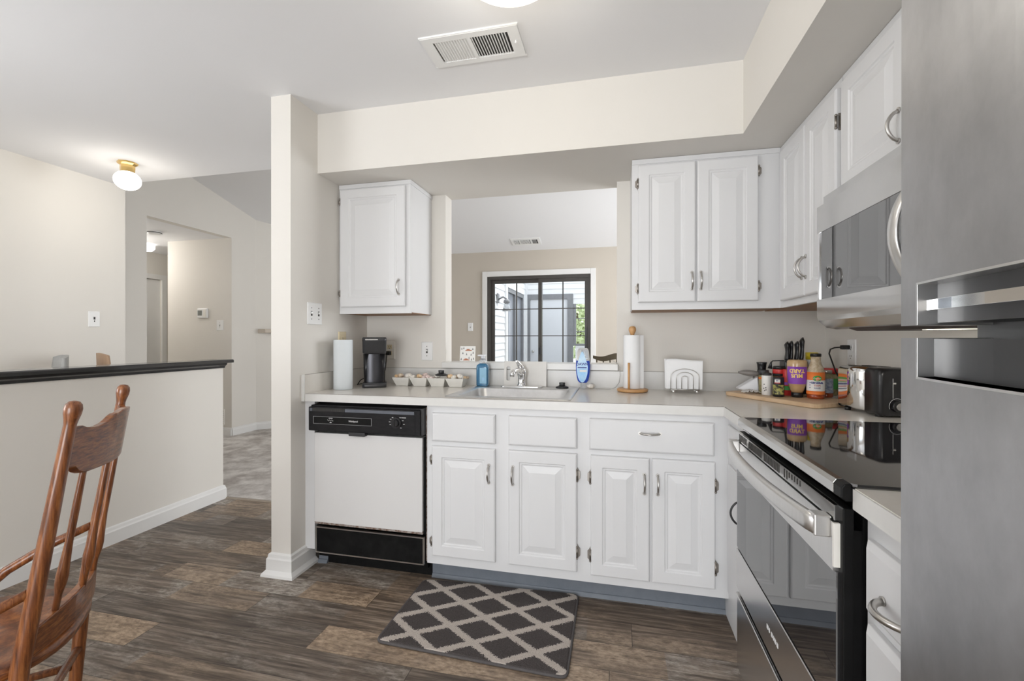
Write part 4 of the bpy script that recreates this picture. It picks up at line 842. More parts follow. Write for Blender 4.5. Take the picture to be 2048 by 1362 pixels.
# ------------------------------------------------------------------ ceiling vents and lights
t = thing('ceiling_vent', 'white louvred ceiling vent in the kitchen', 'vent', (-.58, 1.81, 2.418), 'ceiling vents')
vx0, vx1, vy0, vy1 = -.787, -.378, 1.712, 1.906
g = G().use('plate')
for a in ((vx0, vx1, vy0, vy0+.03), (vx0, vx1, vy1-.03, vy1), (vx0, vx0+.045, vy0+.03, vy1-.03), (vx1-.045, vx1, vy0+.03, vy1-.03), (-.592, -.580, vy0+.03, vy1-.03)): g.box(*a, 2.424, 2.431)
g.box(vx0-.004, vx1+.004, vy0-.004, vy0, 2.426, 2.433); g.box(vx0-.004, vx1+.004, vy1, vy1+.004, 2.426, 2.433); g.obj('frame', t)
g = G().use('plate')
for k in range(13):
    x = vx0+.052+k*.0115
    g.prism([(0, 0), (.0035, 0), (.0125, .006), (.0095, .006)], lambda u, w, d: (x+u, d, 2.4255+w), vy0+.03, vy1-.03)
for k in range(13):
    x = -.574+k*.0115
    g.prism([(0, 0), (.003, 0), (-.002, .006), (-.005, .006)], lambda u, w, d: (x+u, d, 2.4255+w), vy0+.03, vy1-.03)
g.obj('louvres', t)
g = G().use('dark'); g.box(vx0+.03, vx1-.03, vy0+.02, vy1-.02, 2.4318, 2.4328); g.obj('duct', t)
g = G().use('plate'); g.cyl((vx1-.022, 1.80, 2.416), (vx1-.022, 1.80, 2.425), .004, 8); g.sphere((vx1-.022, 1.80, 2.416), .006, 8); g.obj('lever', t)
t = thing('ceiling_vent', 'small three-section vent on the sloping living room ceiling', 'vent', (-1.17, 5.93, vz(5.93)), 'ceiling vents')
sl = lambda u, v, d: (-1.378+u, 5.832+v, vz(5.832+v)-.001-d)
g = G().use('plate'); g.rects(sl, .40, .19, [(0, 0), (0, .008), (.004, .010)]); g.obj('frame', t)
M['ventgrey'] = mat('vent_mid_grey', (0.32, 0.32, 0.32), 0.6, noise=(30, (.36, .36, .36)))
for a, b, m_ in ((.035, .11, 'ventgrey'), (.125, .265, 'ventgrey'), (.285, .36, 'charcoal')):
    g = G().use(m_); g.rects(lambda u, v, d: sl(a+u, .04+v, .0098+d), b-a, .11, [(0, 0), (0, .001)]); g.use('plate')
    for k in range(int((b-a)/.016)): g.rects(lambda u, v, d: sl(a+.004+k*.016+u, .04+v, .0108+d), .006 if m_ == 'ventgrey' else .003, .11, [(0, 0), (0, .003)])
    g.obj('louvres', t)
# kitchen dome light
LX, LY = -.335, 1.405
t = thing('ceiling_light', 'cream dome ceiling light above the kitchen, cut by the top edge', 'light', (LX, LY, 2.34), 'ceiling lights')
g = G().use('plate'); g.lathe([(.10, 2.405), (.155, 2.41), (.155, 2.4325)], LX, LY, 40); g.obj('base', t)
g = G().use('dome'); g.lathe([(0.001, 2.335), (.05, 2.338), (.10, 2.350), (.140, 2.368), (.152, 2.376), (.156, 2.384), (.166, 2.388), (.170, 2.396), (.166, 2.404), (.12, 2.405)], LX, LY, 48); g.obj('lamp_shade', t)
# dining globe light
GX, GY = -3.335, 2.46
t = thing('ceiling_light', 'glowing ribbed globe ceiling light on a brass base over the dining area', 'light', (GX, GY, 2.2), 'ceiling lights')
g = G().use('brass'); g.lathe([(.040, 2.360), (.043, 2.395), (.042, 2.412), (.058, 2.422), (.060, 2.4328)], GX, GY, 8, smooth=False); g.obj('base', t)
g = G().use('globe'); rings = []
for i in range(1, 16):
    a = PI*i/16; rings.append([(GX+(.077*math.sin(a))*(1+.02*math.cos(24*b))*math.cos(b), GY+(.077*math.sin(a))*(1+.02*math.cos(24*b))*math.sin(b), 2.308-.066*math.cos(a)) for b in [2*PI*k/72 for k in range(72)]])
g.loops(rings); g.obj('lamp_shade', t)
t = thing('ceiling_light', 'small lit ceiling light glimpsed down the hall', 'light', (-6.0, 4.66, 2.36), 'ceiling lights')
g = G().use('globe'); g.lathe([(.001, 2.34), (.06, 2.35), (.09, 2.38), (.09, 2.43), (.07, 2.44)], -6.0, 4.66, 20); g.obj('lamp_shade', t)
pl = bpy.data.lights.new('globe_lamp', 'POINT'); pl.energy = 3.5; pl.shadow_soft_size = .1; pl.color = (1, .93, .82)
po = bpy.data.objects.new('globe_lamp', pl); C.objects.link(po); po.location = (GX, GY, 2.17)
pl = bpy.data.lights.new('hall_lamp', 'POINT'); pl.energy = 14; pl.shadow_soft_size = .1; pl.color = (1, .96, .9)
po = bpy.data.objects.new('hall_lamp', pl); C.objects.link(po); po.location = (-5.95, 4.1, 2.2)
pl = bpy.data.lights.new('dome_lamp', 'POINT'); pl.energy = 3.5; pl.shadow_soft_size = .15; pl.color = (1, .94, .84)
po = bpy.data.objects.new('dome_lamp', pl); C.objects.link(po); po.location = (LX, LY, 2.17)

# ------------------------------------------------------------------ rug
t = thing('kitchen_rug', 'charcoal kitchen mat with a cream lattice pattern', 'rug', (-.545, 1.835, 0))
qd = [(-.925, 1.603), (-.165, 1.577), (-.167, 2.105), (-.925, 2.067)]
def quadround(pts, r, n=6):
    out = []
    for i in range(4):
        p = Vector(pts[i]); a = (Vector(pts[i-1])-p).normalized(); b = (Vector(pts[(i+1) % 4])-p).normalized()
        s0 = p+a*r; s1 = p+b*r
        for k in range(n+1):
            t_ = k/n; out.append(tuple(s0*(1-t_)**2+p*2*t_*(1-t_)+s1*t_**2))
    return out
ol = quadround(qd, .03); cen = Vector((-.545, 1.835))
def shr(k): return [tuple(cen+(Vector(p)-cen)*k) for p in ol]
g = G().use('rug'); g.loops([[(x, y, .001) for x, y in shr(.985)], [(x, y, .011) for x, y in shr(.985)], [(x, y, .0145) for x, y in shr(.972)]], smooth=False); g.obj('pile', t)
g = G().use('charcoal'); g.mats[0] = 'rugedge'; M['rugedge'] = mat('grey_rug_binding', (0.085, 0.078, 0.078), 0.9, noise=(120, (.11, .10, .10)), bump=(200, .5, .002))
g.tube([(x, y, .0065) for x, y in shr(.99)], .0055, 8, closed=True); g.obj('binding', t)

# ------------------------------------------------------------------ oak chair in the foreground
ang = math.radians(222); CW = .43
nearp = Vector((-1.245, .80)); f2 = Vector((math.cos(ang), math.sin(ang))); sd = Vector((f2.y, -f2.x))
if sd.y < 0: sd = -sd
oc = nearp+sd*CW/2+f2*.09
t = thing('dining_chair', 'red-brown oak spindle-back chair in the left foreground', 'chair', (oc.x, oc.y, 0))
def cp(s_, f_, z): p = nearp+sd*(CW/2+s_)+f2*f_; return (p.x, p.y, z)   # s_ sideways, f_ forward, z
K = .155
def fz(z): return K*(1.05-z) if z > .45 else K*.6+.08*(.45-z)
for s_ in (-CW/2, CW/2):
    zs = [1.054, 1.052, 1.046, 1.036, 1.024, 1.010, .998, .97, .8, .6, .5, .45, .3, .15, .0]
    rs = [.003, .010, .0150, .0172, .0165, .0135, .0118, .0125, .0145, .0165, .017, .017, .017, .016, .014]
    g = G().use('oak'); g.tube([cp(s_, fz(z), z) for z in zs], rs, 20); g.obj('back_post', t)
# crest rail
top = [(0, .992), (.06, .991), (.10, .983), (.18, .978), (.26, .984), (.32, .998), (.36, 1.002), (.38, .998), (.42, 1.004), (.5, 1.006)]
bot = [(0, .895), (.06, .892), (.10, .874), (.14, .868), (.30, .866), (.5, .864)]
def curve(tab, s_):
    s_ = .5-abs(s_-.5)
    for (a, x), (b, y) in zip(tab[:-1], tab[1:]):
        if s_ <= b: return x+(y-x)*(s_-a)/(b-a)
    return tab[-1][1]
g = G().use('oakflat'); fr_, bk = [], []
N = 32
for i in range(N+1):
    s_ = i/N; x = -CW/2+CW*s_; bow = -.050*math.sin(PI*s_)
    a, b = curve(top, s_), curve(bot, s_)
    fr_.append([cp(x, fz(z)+bow+.009, z) for z in (b, (a+b)/2, a)]); bk.append([cp(x, fz(z)+bow-.009, z) for z in (a, (a+b)/2, b)])
g.loops([p+q for p, q in zip(fr_, bk)], smooth=False); g.obj('crest_rail', t, bevel=.003)
# lower back rail
g = G().use('oakflat'); rings = []
for i in range(17):
    s_ = i/16; x = -CW/2+CW*s_; bow = -.045*math.sin(PI*s_); up_ = .012*math.sin(PI*s_)
    rings.append([cp(x, fz(.5)+bow-.010, .468), cp(x, fz(.5)+bow+.012, .468), cp(x, fz(.53)+bow+.012, .532+up_), cp(x, fz(.53)+bow-.010, .532+up_)])
g.loops(rings, smooth=False); g.obj('back_rail', t, bevel=.003)
for i in range(4):
    s_ = (.17, .42, .62, .82)[i]; x = -CW/2+CW*s_; bow = -.047*math.sin(PI*s_)
    g = G().use('oak'); zs = [.895, .86, .78, .70, .645, .62, .60, .575, .53]; rs = [.0065, .007, .008, .0078, .0105, .0125, .0118, .0075, .007]
    g.tube([cp(x, fz(z)+bow, z) for z in zs], rs, 12); g.obj('spindle', t)
# saddle seat
g = G().use('oakflat')
def seat_ring(k, z):
    out = []
    for i in range(36):
        a = 2*PI*i/36; c, s_ = math.cos(a), math.sin(a)
        w = .222*(abs(c)**.7)*(1 if c > 0 else -1); l = .205*(abs(s_)**.7)*(1 if s_ > 0 else -1)
        w *= 1+.06*(l/.205)
        out.append(cp(w*k, .245+l*k, z))
    return out
g.loops([seat_ring(.93, .415), seat_ring(1.0, .425), seat_ring(1.0, .442), seat_ring(.95, .452), seat_ring(.75, .447), seat_ring(.4, .441), seat_ring(.1, .440)]); g.obj('seat', t)
for s_ in (-1, 1):
    g = G().use('oak'); x = s_*CW/2
    g.tube([cp(x, fz(.62)+.012, .62), cp(x*1.04, fz(.6)+.10, .58), cp(x*1.06, fz(.6)+.20, .52), cp(x*1.02, fz(.6)+.27, .452)], [.011, .013, .013, .012], 10); g.obj('brace', t)
    g = G().use('oak'); g.tube([cp(s_*.17, .44, .43), cp(s_*.185, .47, .3), cp(s_*.20, .49, .15), cp(s_*.21, .50, 0)], [.017, .021, .018, .013], 16); g.obj('leg', t)
    g = G().use('oak'); g.tube([cp(s_*.205, fz(.2)+.01, .2), cp(s_*.2, .48, .2)], .011, 10); g.obj('stretcher', t)
g = G().use('oak'); g.tube([cp(-CW/2, fz(.25), .25), cp(CW/2, fz(.25), .25)], .011, 10); g.obj('stretcher', t)

# ------------------------------------------------------------------ moulded dining chairs behind the half wall
def shell_chair(x, y, rot, label, inner):
    t = thing('dining_chair', label, 'chair', (x, y, 0), 'moulded chairs behind the half wall', local=True, rotz=rot)
    q = G().use(inner); rings = []; n = 14
    for i in range(9):
        z = .50+.60*i/8; w = .20-.05*max(0, (z-.95)/.15)**2; r_ = []
        for k in range(n+1):
            a = (k/n-.5)*1.5; r_.append((math.sin(a)*w/.68, .21+.05*(z-.5)-.12*(1-math.cos(a)), z-.05*abs(math.sin(a))**3*(i/8)))
        for k in range(n, -1, -1):
            a = (k/n-.5)*1.5; r_.append((math.sin(a)*w/.68*1.07, .21+.018+.05*(z-.5)-.12*(1-math.cos(a)), z-.05*abs(math.sin(a))**3*(i/8)))
        rings.append(r_)
    q.loops(rings); q.obj('backrest', t)
    q = G().use('greych'); q.box(-.22, .22, -.22, .22, .42, .48, .02); q.obj('seat', t)
    for a in (-.18, .18):
        for b in (-.17, .18): q = G().use('brownleg'); q.cyl((a*1.1, b*1.1, 0), (a, b, .42), .013, 10, .018); q.obj('leg', t)
shell_chair(-3.42, 1.86, math.radians(-25), 'grey moulded chair back showing above the half wall, left of the two', 'greych')
shell_chair(-3.40, 2.62, math.radians(152), 'tan and white moulded chair back above the half wall, right of the two', 'beigeback')
# windsor chair in the living room
t = thing('windsor_chair', 'dark wooden spindle chair in the living room seen through the pass-through', 'chair', (0.02, 5.1, 0))
g = G().use('darkwood'); rings = []
for i in range(21):
    s_ = i/20; x = -.24+.5*s_; z = .985+.030*math.cos(2*PI*(s_-.5)*1.6)*.5+.015; y = 4.9-.05*math.sin(PI*s_); hh = .016+.016*math.sin(PI*s_)
    rings.append([(x, y-.01, z-hh), (x, y+.01, z-hh), (x, y+.01, z+hh), (x, y-.01, z+hh)])
g.loops(rings, smooth=False); g.obj('crest_rail', t, bevel=.004)
for i in range(7):
    g = G().use('darkwood'); x = -.20+.07*i; g.tube([(x, 4.88, .985), (x*.9, 4.93, .46)], .007, 8); g.obj('spindle', t)
g = G().use('darkwood'); g.box(-.21, .24, 4.90, 5.34, .43, .465, .012); g.obj('seat', t)
for x in (-.18, .21):
    for y in (4.94, 5.30): g = G().use('darkwood'); g.tube([(x*1.1, y+(-.03 if y < 5 else .03), 0.006), (x, y, .435)], [.012, .018], 10); g.obj('leg', t)

# ------------------------------------------------------------------ things on the counter, left
Z0 = .9146
t = thing('paper_towel_roll', 'cool white paper towel roll standing alone at the left end of the counter', 'paper towel', (-1.505, 2.262, Z0))
g = G().use('paperblue'); g.lathe([(.022, Z0), (.049, Z0), (.0515, Z0+.003), (.0515, Z0+.276), (.049, Z0+.279), (.022, Z0+.279), (.0205, Z0+.2785), (.0205, Z0+.001)], -1.505, 2.262, 48)
g.obj('paper', t)
g = G().use('bamboo'); g.lathe([(.021, Z0+.002), (.021, Z0+.277), (.0195, Z0+.277), (.0195, Z0+.002)], -1.505, 2.262, 24); g.obj('cardboard_core', t)
# coffee maker
t = thing('coffee_maker', 'black single-serve coffee maker', 'coffee maker', (-1.405, 2.43, 0), local=True, rotz=math.radians(29))
cx = cy = 0
def rz(hx, hy, r, z, ox=0, oy=0): return [(cx+ox+a, cy+oy+b, c) for a, b, c in rr(-hx, hx, -hy, hy, r, z)]
g = G().use('charcoal'); g.loops([rz(.067, .080, .02, Z0), rz(.069, .082, .02, Z0+.004), rz(.069, .082, .02, Z0+.020), rz(.067, .080, .02, Z0+.023)]); g.obj('base', t)
g = G().use('black'); g.loops([rz(.060, .055, .015, Z0+.0272, 0, .028), rz(.064, .060, .015, Z0+.1955, 0, .024)]); g.obj('column', t)
g = G().use('steel'); g.mats[0] = 'blacksteel'; M['blacksteel'] = mat('black_brushed_steel', (0.03, 0.03, 0.033), 0.25, .8, noise=(10, (.05, .05, .055)), stretch=(10, 1, 1))
g.lathe([(.047, Z0+.024), (.047, Z0+.195)], cx, cy-.024, 24, a0=PI, a1=2*PI, sq=(1.15, .32)); g.obj('cup_backing', t)
g = G().use('charcoal'); g.loops([rz(.060, .07, .02, Z0+.196), rz(.066, .078, .022, Z0+.204), rz(.068, .081, .022, Z0+.27), rz(.069, .082, .022, Z0+.272), rz(.069, .082, .022, Z0+.288), rz(.064, .078, .022, Z0+.294)]); h = g.obj('brew_head', t)
g = G().use('blackgl'); g.box(cx-.05, cx+.02, cy-.0845, cy-.082, Z0+.277, Z0+.284); g.obj('badge_strip', h)
g = G().use('charcoal'); g.box(cx-.063, cx+.063, cy-.073, cy+.075, Z0+.0232, Z0+.027); g.obj('drip_tray', t)
g = G().use('cord'); g.tube([(-1.432, 2.655, 1.107), (-1.432, 2.625, 1.095), (-1.440, 2.622, 1.0), (-1.47, 2.62, .93), (-1.51, 2.60, .9185), (-1.545, 2.54, .9185), (-1.55, 2.49, .9185), (-1.535, 2.455, .920), (-1.525, 2.47, .945), (-1.520, 2.50, .955)], .003, 8)
g.box(-1.445, -1.418, 2.632, 2.660, 1.094, 1.120, .004)
tag(g.obj('power_cord'), 'black power cord of the coffee maker', 'cord')
# shell tray
t = thing('shell_tray', 'long cream four-cup tray left of the sink', 'tray', (-1.085, 2.53, Z0))
g = G().use('tray')
for i in range(4):
    cx_ = -1.262+.114*i; a = [(cx_-.038, 2.50), (cx_+.038, 2.50), (cx_+.038, 2.56), (cx_-.038, 2.56)]
    b = [(cx_-.0565, 2.475), (cx_+.0565, 2.475), (cx_+.0565, 2.585), (cx_-.0565, 2.585)]; c_ = [(cx_-.052, 2.48), (cx_+.052, 2.48), (cx_+.052, 2.58), (cx_-.052, 2.58)]; d_ = [(cx_-.034, 2.504), (cx_+.034, 2.504), (cx_+.034, 2.556), (cx_-.034, 2.556)]
    g.loops([[(x, y, Z0) for x, y in a], [(x, y, Z0+.052) for x, y in b], [(x, y, Z0+.052) for x, y in c_], [(x, y, Z0+.006) for x, y in d_]], smooth=False)
g.obj('cups', t, bevel=.0015)
sh = [(-1.305, 2.51, 'shelltan'), (-1.272, 2.50, 'shell'), (-1.240, 2.53, 'shell'), (-1.285, 2.55, 'shellpink'), (-1.218, 2.50, 'shellwhite'), (-1.190, 2.50, 'shellwhite'), (-1.172, 2.54, 'shell'), (-1.150, 2.50, 'shelltan'), (-1.125, 2.51, 'shellpink'), (-1.098, 2.50, 'shellpink'), (-1.13, 2.55, 'shellpink'), (-1.070, 2.50, 'shellpink'), (-1.05, 2.54, 'shellwhite'), (-.955, 2.51, 'shelltan'), (-.925, 2.50, 'shellwhite'), (-.93, 2.55, 'shell'), (-.900, 2.51, 'shellwhite'), (-.875, 2.53, 'shelltan'), (-.985, 2.55, 'shell'), (-.915, 2.54, 'shelltan'), (-.868, 2.555, 'shell')]
i_ = 0
SP = {'shelltan': 'tan', 'shell': 'cream speckled', 'shellpink': 'pinkish', 'shellwhite': 'white'}
protos = {}
for x, y, m_ in sh:
    i_ += 1; z = Z0+.042+(i_ % 3)*.003; r_ = .013+.004*((i_*7) % 3)/2
    if m_ == 'shellwhite': r_ += .003
    if m_ not in protos:
        q = G().use(m_); rings = []
        for k in range(1, 10):
            a = PI*k/10; rings.append([(.017*math.sin(a)*(1+.10*math.cos(9*b))*math.cos(b), .017*math.sin(a)*(1+.10*math.cos(9*b))*math.sin(b), .013-.012*math.cos(a)) for b in [2*PI*j/36 for j in range(36)]])
        q.loops(rings); o = q.obj('seashell'); protos[m_] = o; o['category'] = 'shell'; o['group'] = 'shells heaped in the cream tray'; o['label'] = SP[m_]+' shell in the heap on the cream tray'; base_o = o
        bz = o.location.z
    else: o = protos[m_].copy(); C.objects.link(o)
    o.location = (x, y, z+.002); k = r_/.017; o.scale = (k, k, k*(.9+.3*((i_*5) % 4)/3)); o.rotation_euler = (((i_*37) % 50-25)/60, ((i_*53) % 60-30)/60, i_*1.3)
    if False: pass
# soap pump bottle
cx, cy = -.777, 2.585
t = thing('soap_bottle', 'teal blue foaming hand soap bottle with white pump', 'soap bottle', (cx, cy, .9187))
zb = .9187
g = G().use('soap'); g.loops([rz(.033, .024, .012, zb), rz(.036, .027, .012, zb+.005), rz(.036, .027, .012, zb+.112), rz(.033, .025, .012, zb+.124), rz(.020, .017, .012, zb+.134)]); g.obj('bottle', t)
g = G().use('soaplab'); g.box(cx-.012, cx+.030, cy-.0285, cy-.0275, zb+.015, zb+.108); g.use('dawnlab')
for i in range(3): g.box(cx+.003, cx+.017, cy-.0289, cy-.0284, zb+.030+i*.008, zb+.033+i*.008)
g.obj('label', t)
g = G().use('clear'); g.lathe([(.021, zb+.134), (.024, zb+.138), (.024, zb+.152), (.015, zb+.158), (.013, zb+.164)], cx, cy, 20); g.obj('collar', t)
g = G().use('whitepl'); g.lathe([(.012, zb+.150), (.0125, zb+.178), (.010, zb+.181)], cx, cy, 16); g.box(cx-.020, cx+.020, cy-.045, cy+.012, zb+.178, zb+.186, .003); g.obj('pump', t)
# dish soap
cx, cy = -.183, 2.598; zb = Z0
t = thing('dish_soap_bottle', 'upside-down blue dish soap bottle right of the sink', 'dish soap', (cx, cy, zb))
g = G().use('clear'); g.loops([rz(.013, .011, .008, zb), rz(.015, .012, .008, zb+.010), rz(.014, .012, .008, zb+.030), rz(.018, .013, .008, zb+.034)]); g.obj('cap', t)
def bottle_rings(z0, z1, pts): return [rz(w, w*.55, w*.4, z) for z, w in pts if z0 <= z <= z1]
pts = [(zb+.034, .020), (zb+.045, .030), (zb+.070, .036), (zb+.100, .040), (zb+.130, .041), (zb+.160, .039), (zb+.190, .035), (zb+.215, .032), (zb+.228, .028), (zb+.232, .020)]
g = G().use('dawn'); g.loops([rz(w, w*.55, w*.4, z) for z, w in pts if z < zb+.165]); b_ = g.obj('liquid', t)
g = G().use('clear'); g.loops([rz(w, w*.55, w*.4, z) for z, w in pts if z > zb+.155]); g.obj('bottle', t)
def oval(cxx, czz, rx, rz_, n=24, pt=0): return [(cxx+rx*math.cos(2*PI*i/n)*(1-pt*max(0, math.sin(2*PI*i/n))), czz+rz_*math.sin(2*PI*i/n)) for i in range(n)]
g = G().use('dawnlab'); g.prism(oval(cx-.003, zb+.125, .032, .088, pt=.55), lambda u, w, d: (u, cy-.0232-d, w), 0, .0008); lb = g.obj('label', t)
g = G().use('navy'); g.text('DAWN', .021, lambda a, b, c: (cx-.003+a, cy-.0243-c, zb+.140+b), bold=.0006); g.box(cx-.029, cx+.022, cy-.0244, cy-.0240, zb+.118, zb+.125); g.obj('lettering', lb)
g = G().use('ink'); g.box(cx-.018, cx+.022, cy-.0244, cy-.0240, zb+.096, zb+.108); g.obj('white_band', lb)
# garlic-like knob + grey cord
g = G().use('shellwhite'); rings = []
for k in range(1, 10):
    a = PI*k/10; rings.append([(-.140+.021*math.sin(a)*(1+.12*math.cos(7*b))*math.cos(b), 2.60+.017*math.sin(a)*(1+.12*math.cos(7*b))*math.sin(b), Z0+.0145-.014*math.cos(a)) for b in [2*PI*j/28 for j in range(28)]])
g.loops(rings); tag(g.obj('seashell'), 'lone white shell on the counter right of the dish soap', 'shell')
g = G().use('greycord'); g.tube([(-.02, 2.628, 1.075), (.01, 2.625, 1.060), (.022, 2.625, 1.035), (.024, 2.625, .99), (.018, 2.62, .95), (-.002, 2.60, .925), (-.03, 2.585, .9165), (-.07, 2.59, .9163), (-.110, 2.60, .9165)], .0016, 6)
tag(g.obj('thin_cord'), 'thin grey cord running from the sill to the counter', 'cord')
# printed tile on sill
t = thing('decorative_tile', 'small white tile printed with cars and trees on the sill', 'tile', (-.917, 2.72, 1.0542))
tl = lambda u, w, d: (-.967+u, 2.705+w*.12-d, 1.0545+w)
g = G().use('tilep'); g.rects(tl, .100, .098, [(0, -.006), (0, 0), (.001, .001)]); g.obj('tile', t)
g = G().use('tiledark')
for u, w in ((.012, .080), (.025, .084), (.085, .078), (.088, .055), (.020, .052), (.045, .045), (.075, .043), (.010, .015), (.062, .022), (.078, .012), (.092, .018)):
    for j, (ww, hh) in enumerate(((.005, .005), (.004, .004), (.0025, .004))): g.prism([(u-ww, w+j*.004-.004), (u+ww, w+j*.004-.004), (u, w+j*.004+hh-.002)], tl, .0012, .0018)
g.obj('tree_print', t)
g = G().use('tilered')
for u, w in ((.036, .068), (.024, .008)):
    g.prism([(u, w), (u+.042, w), (u+.042, w+.006), (u+.030, w+.007), (u+.026, w+.012), (u+.010, w+.012), (u+.006, w+.006), (u, w+.005)], tl, .0012, .0018)
g.obj('car_print', t)

# ------------------------------------------------------------------ paper towel holder
cx, cy = .087, 2.51
t = thing('paper_towel_holder', 'honey bamboo paper towel holder with a full roll', 'paper towel holder', (cx, cy, Z0))
g = G().use('bamboo'); g.lathe([(.072, Z0), (.080, Z0+.003), (.082, Z0+.010), (.080, Z0+.016), (.074, Z0+.018)], cx, cy, 40); g.obj('base', t)
g = G().use('bamboo'); g.lathe([(.010, Z0+.018), (.010, Z0+.308), (.012, Z0+.312), (.019, Z0+.328), (.0195, Z0+.338), (.016, Z0+.348), (.008, Z0+.353)], cx, cy, 24); g.obj('centre_post', t)
g = G().use('paper'); g.lathe([(.022, Z0+.0185), (.045, Z0+.0185), (.0475, Z0+.021), (.0475, Z0+.302), (.045, Z0+.305), (.022, Z0+.305), (.0205, Z0+.304), (.0205, Z0+.019)], cx, cy, 44)
g.prism([(0, 0), (.0008, 0), (.0008, .284), (0, .270)], lambda u, w, d: (cx+.040+d, cy-.027+u+d*.6, Z0+.020+w), 0, .018); g.obj('paper_roll', t)
g = G().use('bamboo'); g.cyl((cx-.020, cy-.058, Z0+.018), (cx-.020, cy-.058, Z0+.158), .0058, 14); g.obj('side_rod', t)
# napkin holder
t = thing('napkin_holder', 'wire napkin holder with three nested arches', 'napkin holder', (.35, 2.52, Z0))
g = G().use('nickel'); nx, ny = .352, 2.495
for yy in (ny, ny+.060):
    for r_, zc_ in ((.070, Z0+.085), (.042, Z0+.083), (.0155, Z0+.080)):
        pts = [(nx-r_, yy, Z0+.018)]+[(nx-r_*math.cos(a), yy, zc_+(r_*.60 if r_ > .06 else r_*.62)*math.sin(a)) for a in [PI*i/18 for i in range(19)]]+[(nx+r_, yy, Z0+.018)]
        g.tube(pts, .0019, 8)
    g.tube([(nx-.073, yy, Z0+.018), (nx+.073, yy, Z0+.018)], .0024, 8)
for i in range(6): x = nx-.070+.028*i; g.tube([(x, ny, Z0+.018), (x, ny+.060, Z0+.018)], .0019, 8)
g.obj('frame', t)
for x in (nx-.056, nx+.060):
    for yy in (ny-.001, ny+.060): g = G().use('chrome'); g.sphere((x, yy, Z0+.0085), .0083, 14); g.obj('ball_foot', t)
t = thing('napkins', 'stack of white paper napkins in the wire holder', 'napkins', (nx, 2.525, Z0+.02))
g = G().use('wovenwhite')
for k in range(7):
    y = ny+.006+k*.0073; wv = .004*math.sin(k*2.1); top_ = .172+.004*math.sin(k*1.7)
    q = [(nx-.092+wv, Z0+.0205), (nx+.088+wv*.5, Z0+.0205), (nx+.090+wv*.6, Z0+top_-.006), (nx+.03, Z0+top_-.004), (nx-.04, Z0+top_+.003), (nx-.094+wv, Z0+top_+.002)]
    g.prism(q, lambda u, w, d: (u, d+.012*max(0, (w-Z0-.1))*(k-3)/3, w), y, y+.0062)
g.obj('paper', t, bevel=.002)

# ------------------------------------------------------------------ cutting board and what stands on it
A, B = Vector((.53, 2.46)), Vector((.79, 2.05)); ax_ = (B-A); BL = ax_.length; ax_.normalize(); bx_ = Vector((-ax_.y, ax_.x))
if bx_.x < 0: bx_ = -bx_
BW = .255
t = thing('cutting_board', 'pale bamboo cutting board under the condiments', 'cutting board', (*(A+ax_*BL/2+bx_*BW/2), Z0), local=True, rotz=math.atan2(ax_.y, ax_.x))
s_b = 1
g = G().use('boardwood'); g.mats[0] = 'boardwood'
hx, hy = BL/2, BW/2
def rb(k, z): return [(a, b, z) for a, b, c in rr(-hx+k, hx-k, -hy+k, hy-k, .03, 0, 6)]
g.loops([rb(.003, 0), rb(0, .003), rb(0, .017), rb(.003, .0195)], smooth=False); g.obj('board', t)
ZB = Z0+.0198
# round bottle labels helper
def wrap(cx, cy, r, a_c, z_c):
    """text (a, b, c) -> on a vertical cylinder; a_c = direction the label faces"""
    return lambda a, b, c: (cx+(r+c+.0006)*math.cos(a_c+a/r), cy+(r+c+.0006)*math.sin(a_c+a/r), z_c+b)
def face_a(cx, cy): return math.atan2(-cy, -cx)
def band(q, cx, cy, r, z0, z1, a0=None, a1=None, seg=28):
    if a0 is None: q.lathe([(r, z0), (r, z1)], cx, cy, seg)
    else: q.lathe([(r, z0), (r, z1), (r-.0008, z1), (r-.0008, z0)], cx, cy, seg, a0=a0, a1=a1)
# white shaker
cx, cy = .694, 2.335
t = thing('salt_shaker', 'white cylindrical shaker with dark holes, front of the board', 'shaker', (cx, cy, ZB))
g = G().use('label'); g.lathe([(.019, ZB), (.0215, ZB+.002), (.0215, ZB+.090), (.020, ZB+.093)], cx, cy, 28); g.obj('body', t)
g = G().use('dark'); fa = face_a(cx, cy)
for a, b in ((-.011, .052), (-.004, .036), (-.013, .033), (-.009, .022), (-.003, .026)): g.sphere(wrap(cx, cy, .0208, fa, ZB)(a, b, 0), .0028, 8)
g.obj('motif', t)
g = G().use('charcoal'); g.lathe([(.020, ZB+.0932), (.021, ZB+.096), (.019, ZB+.104), (.010, ZB+.107)], cx, cy, 24); g.obj('cap', t)
# spice bottle
cx, cy = .7275, 2.285
t = thing('spice_jar', 'black spice jar with printed label, right of the white shaker', 'spice jar', (cx, cy, ZB), 'spice jars on the board'); fa = face_a(cx, cy)
g = G().use('black'); g.lathe([(.021, ZB), (.0235, ZB+.002), (.0235, ZB+.084), (.022, ZB+.090)], cx, cy, 28); g.obj('bottle', t)
g = G().use('spice'); band(g, cx, cy, .0242, ZB+.012, ZB+.055, fa-1.1, fa+1.1); g.obj('picture', t)
g = G().use('label'); band(g, cx, cy, .0243, ZB+.064, ZB+.080, fa-.65, fa+.3); g.obj('label', t)
g = G().use('navy'); g.text('M', .011, wrap(cx, cy, .0245, fa-.2, ZB+.074)); g.use('red'); band(g, cx, cy, .0245, ZB+.062, ZB+.066, fa-.7, fa+.35); g.obj('lettering', t)
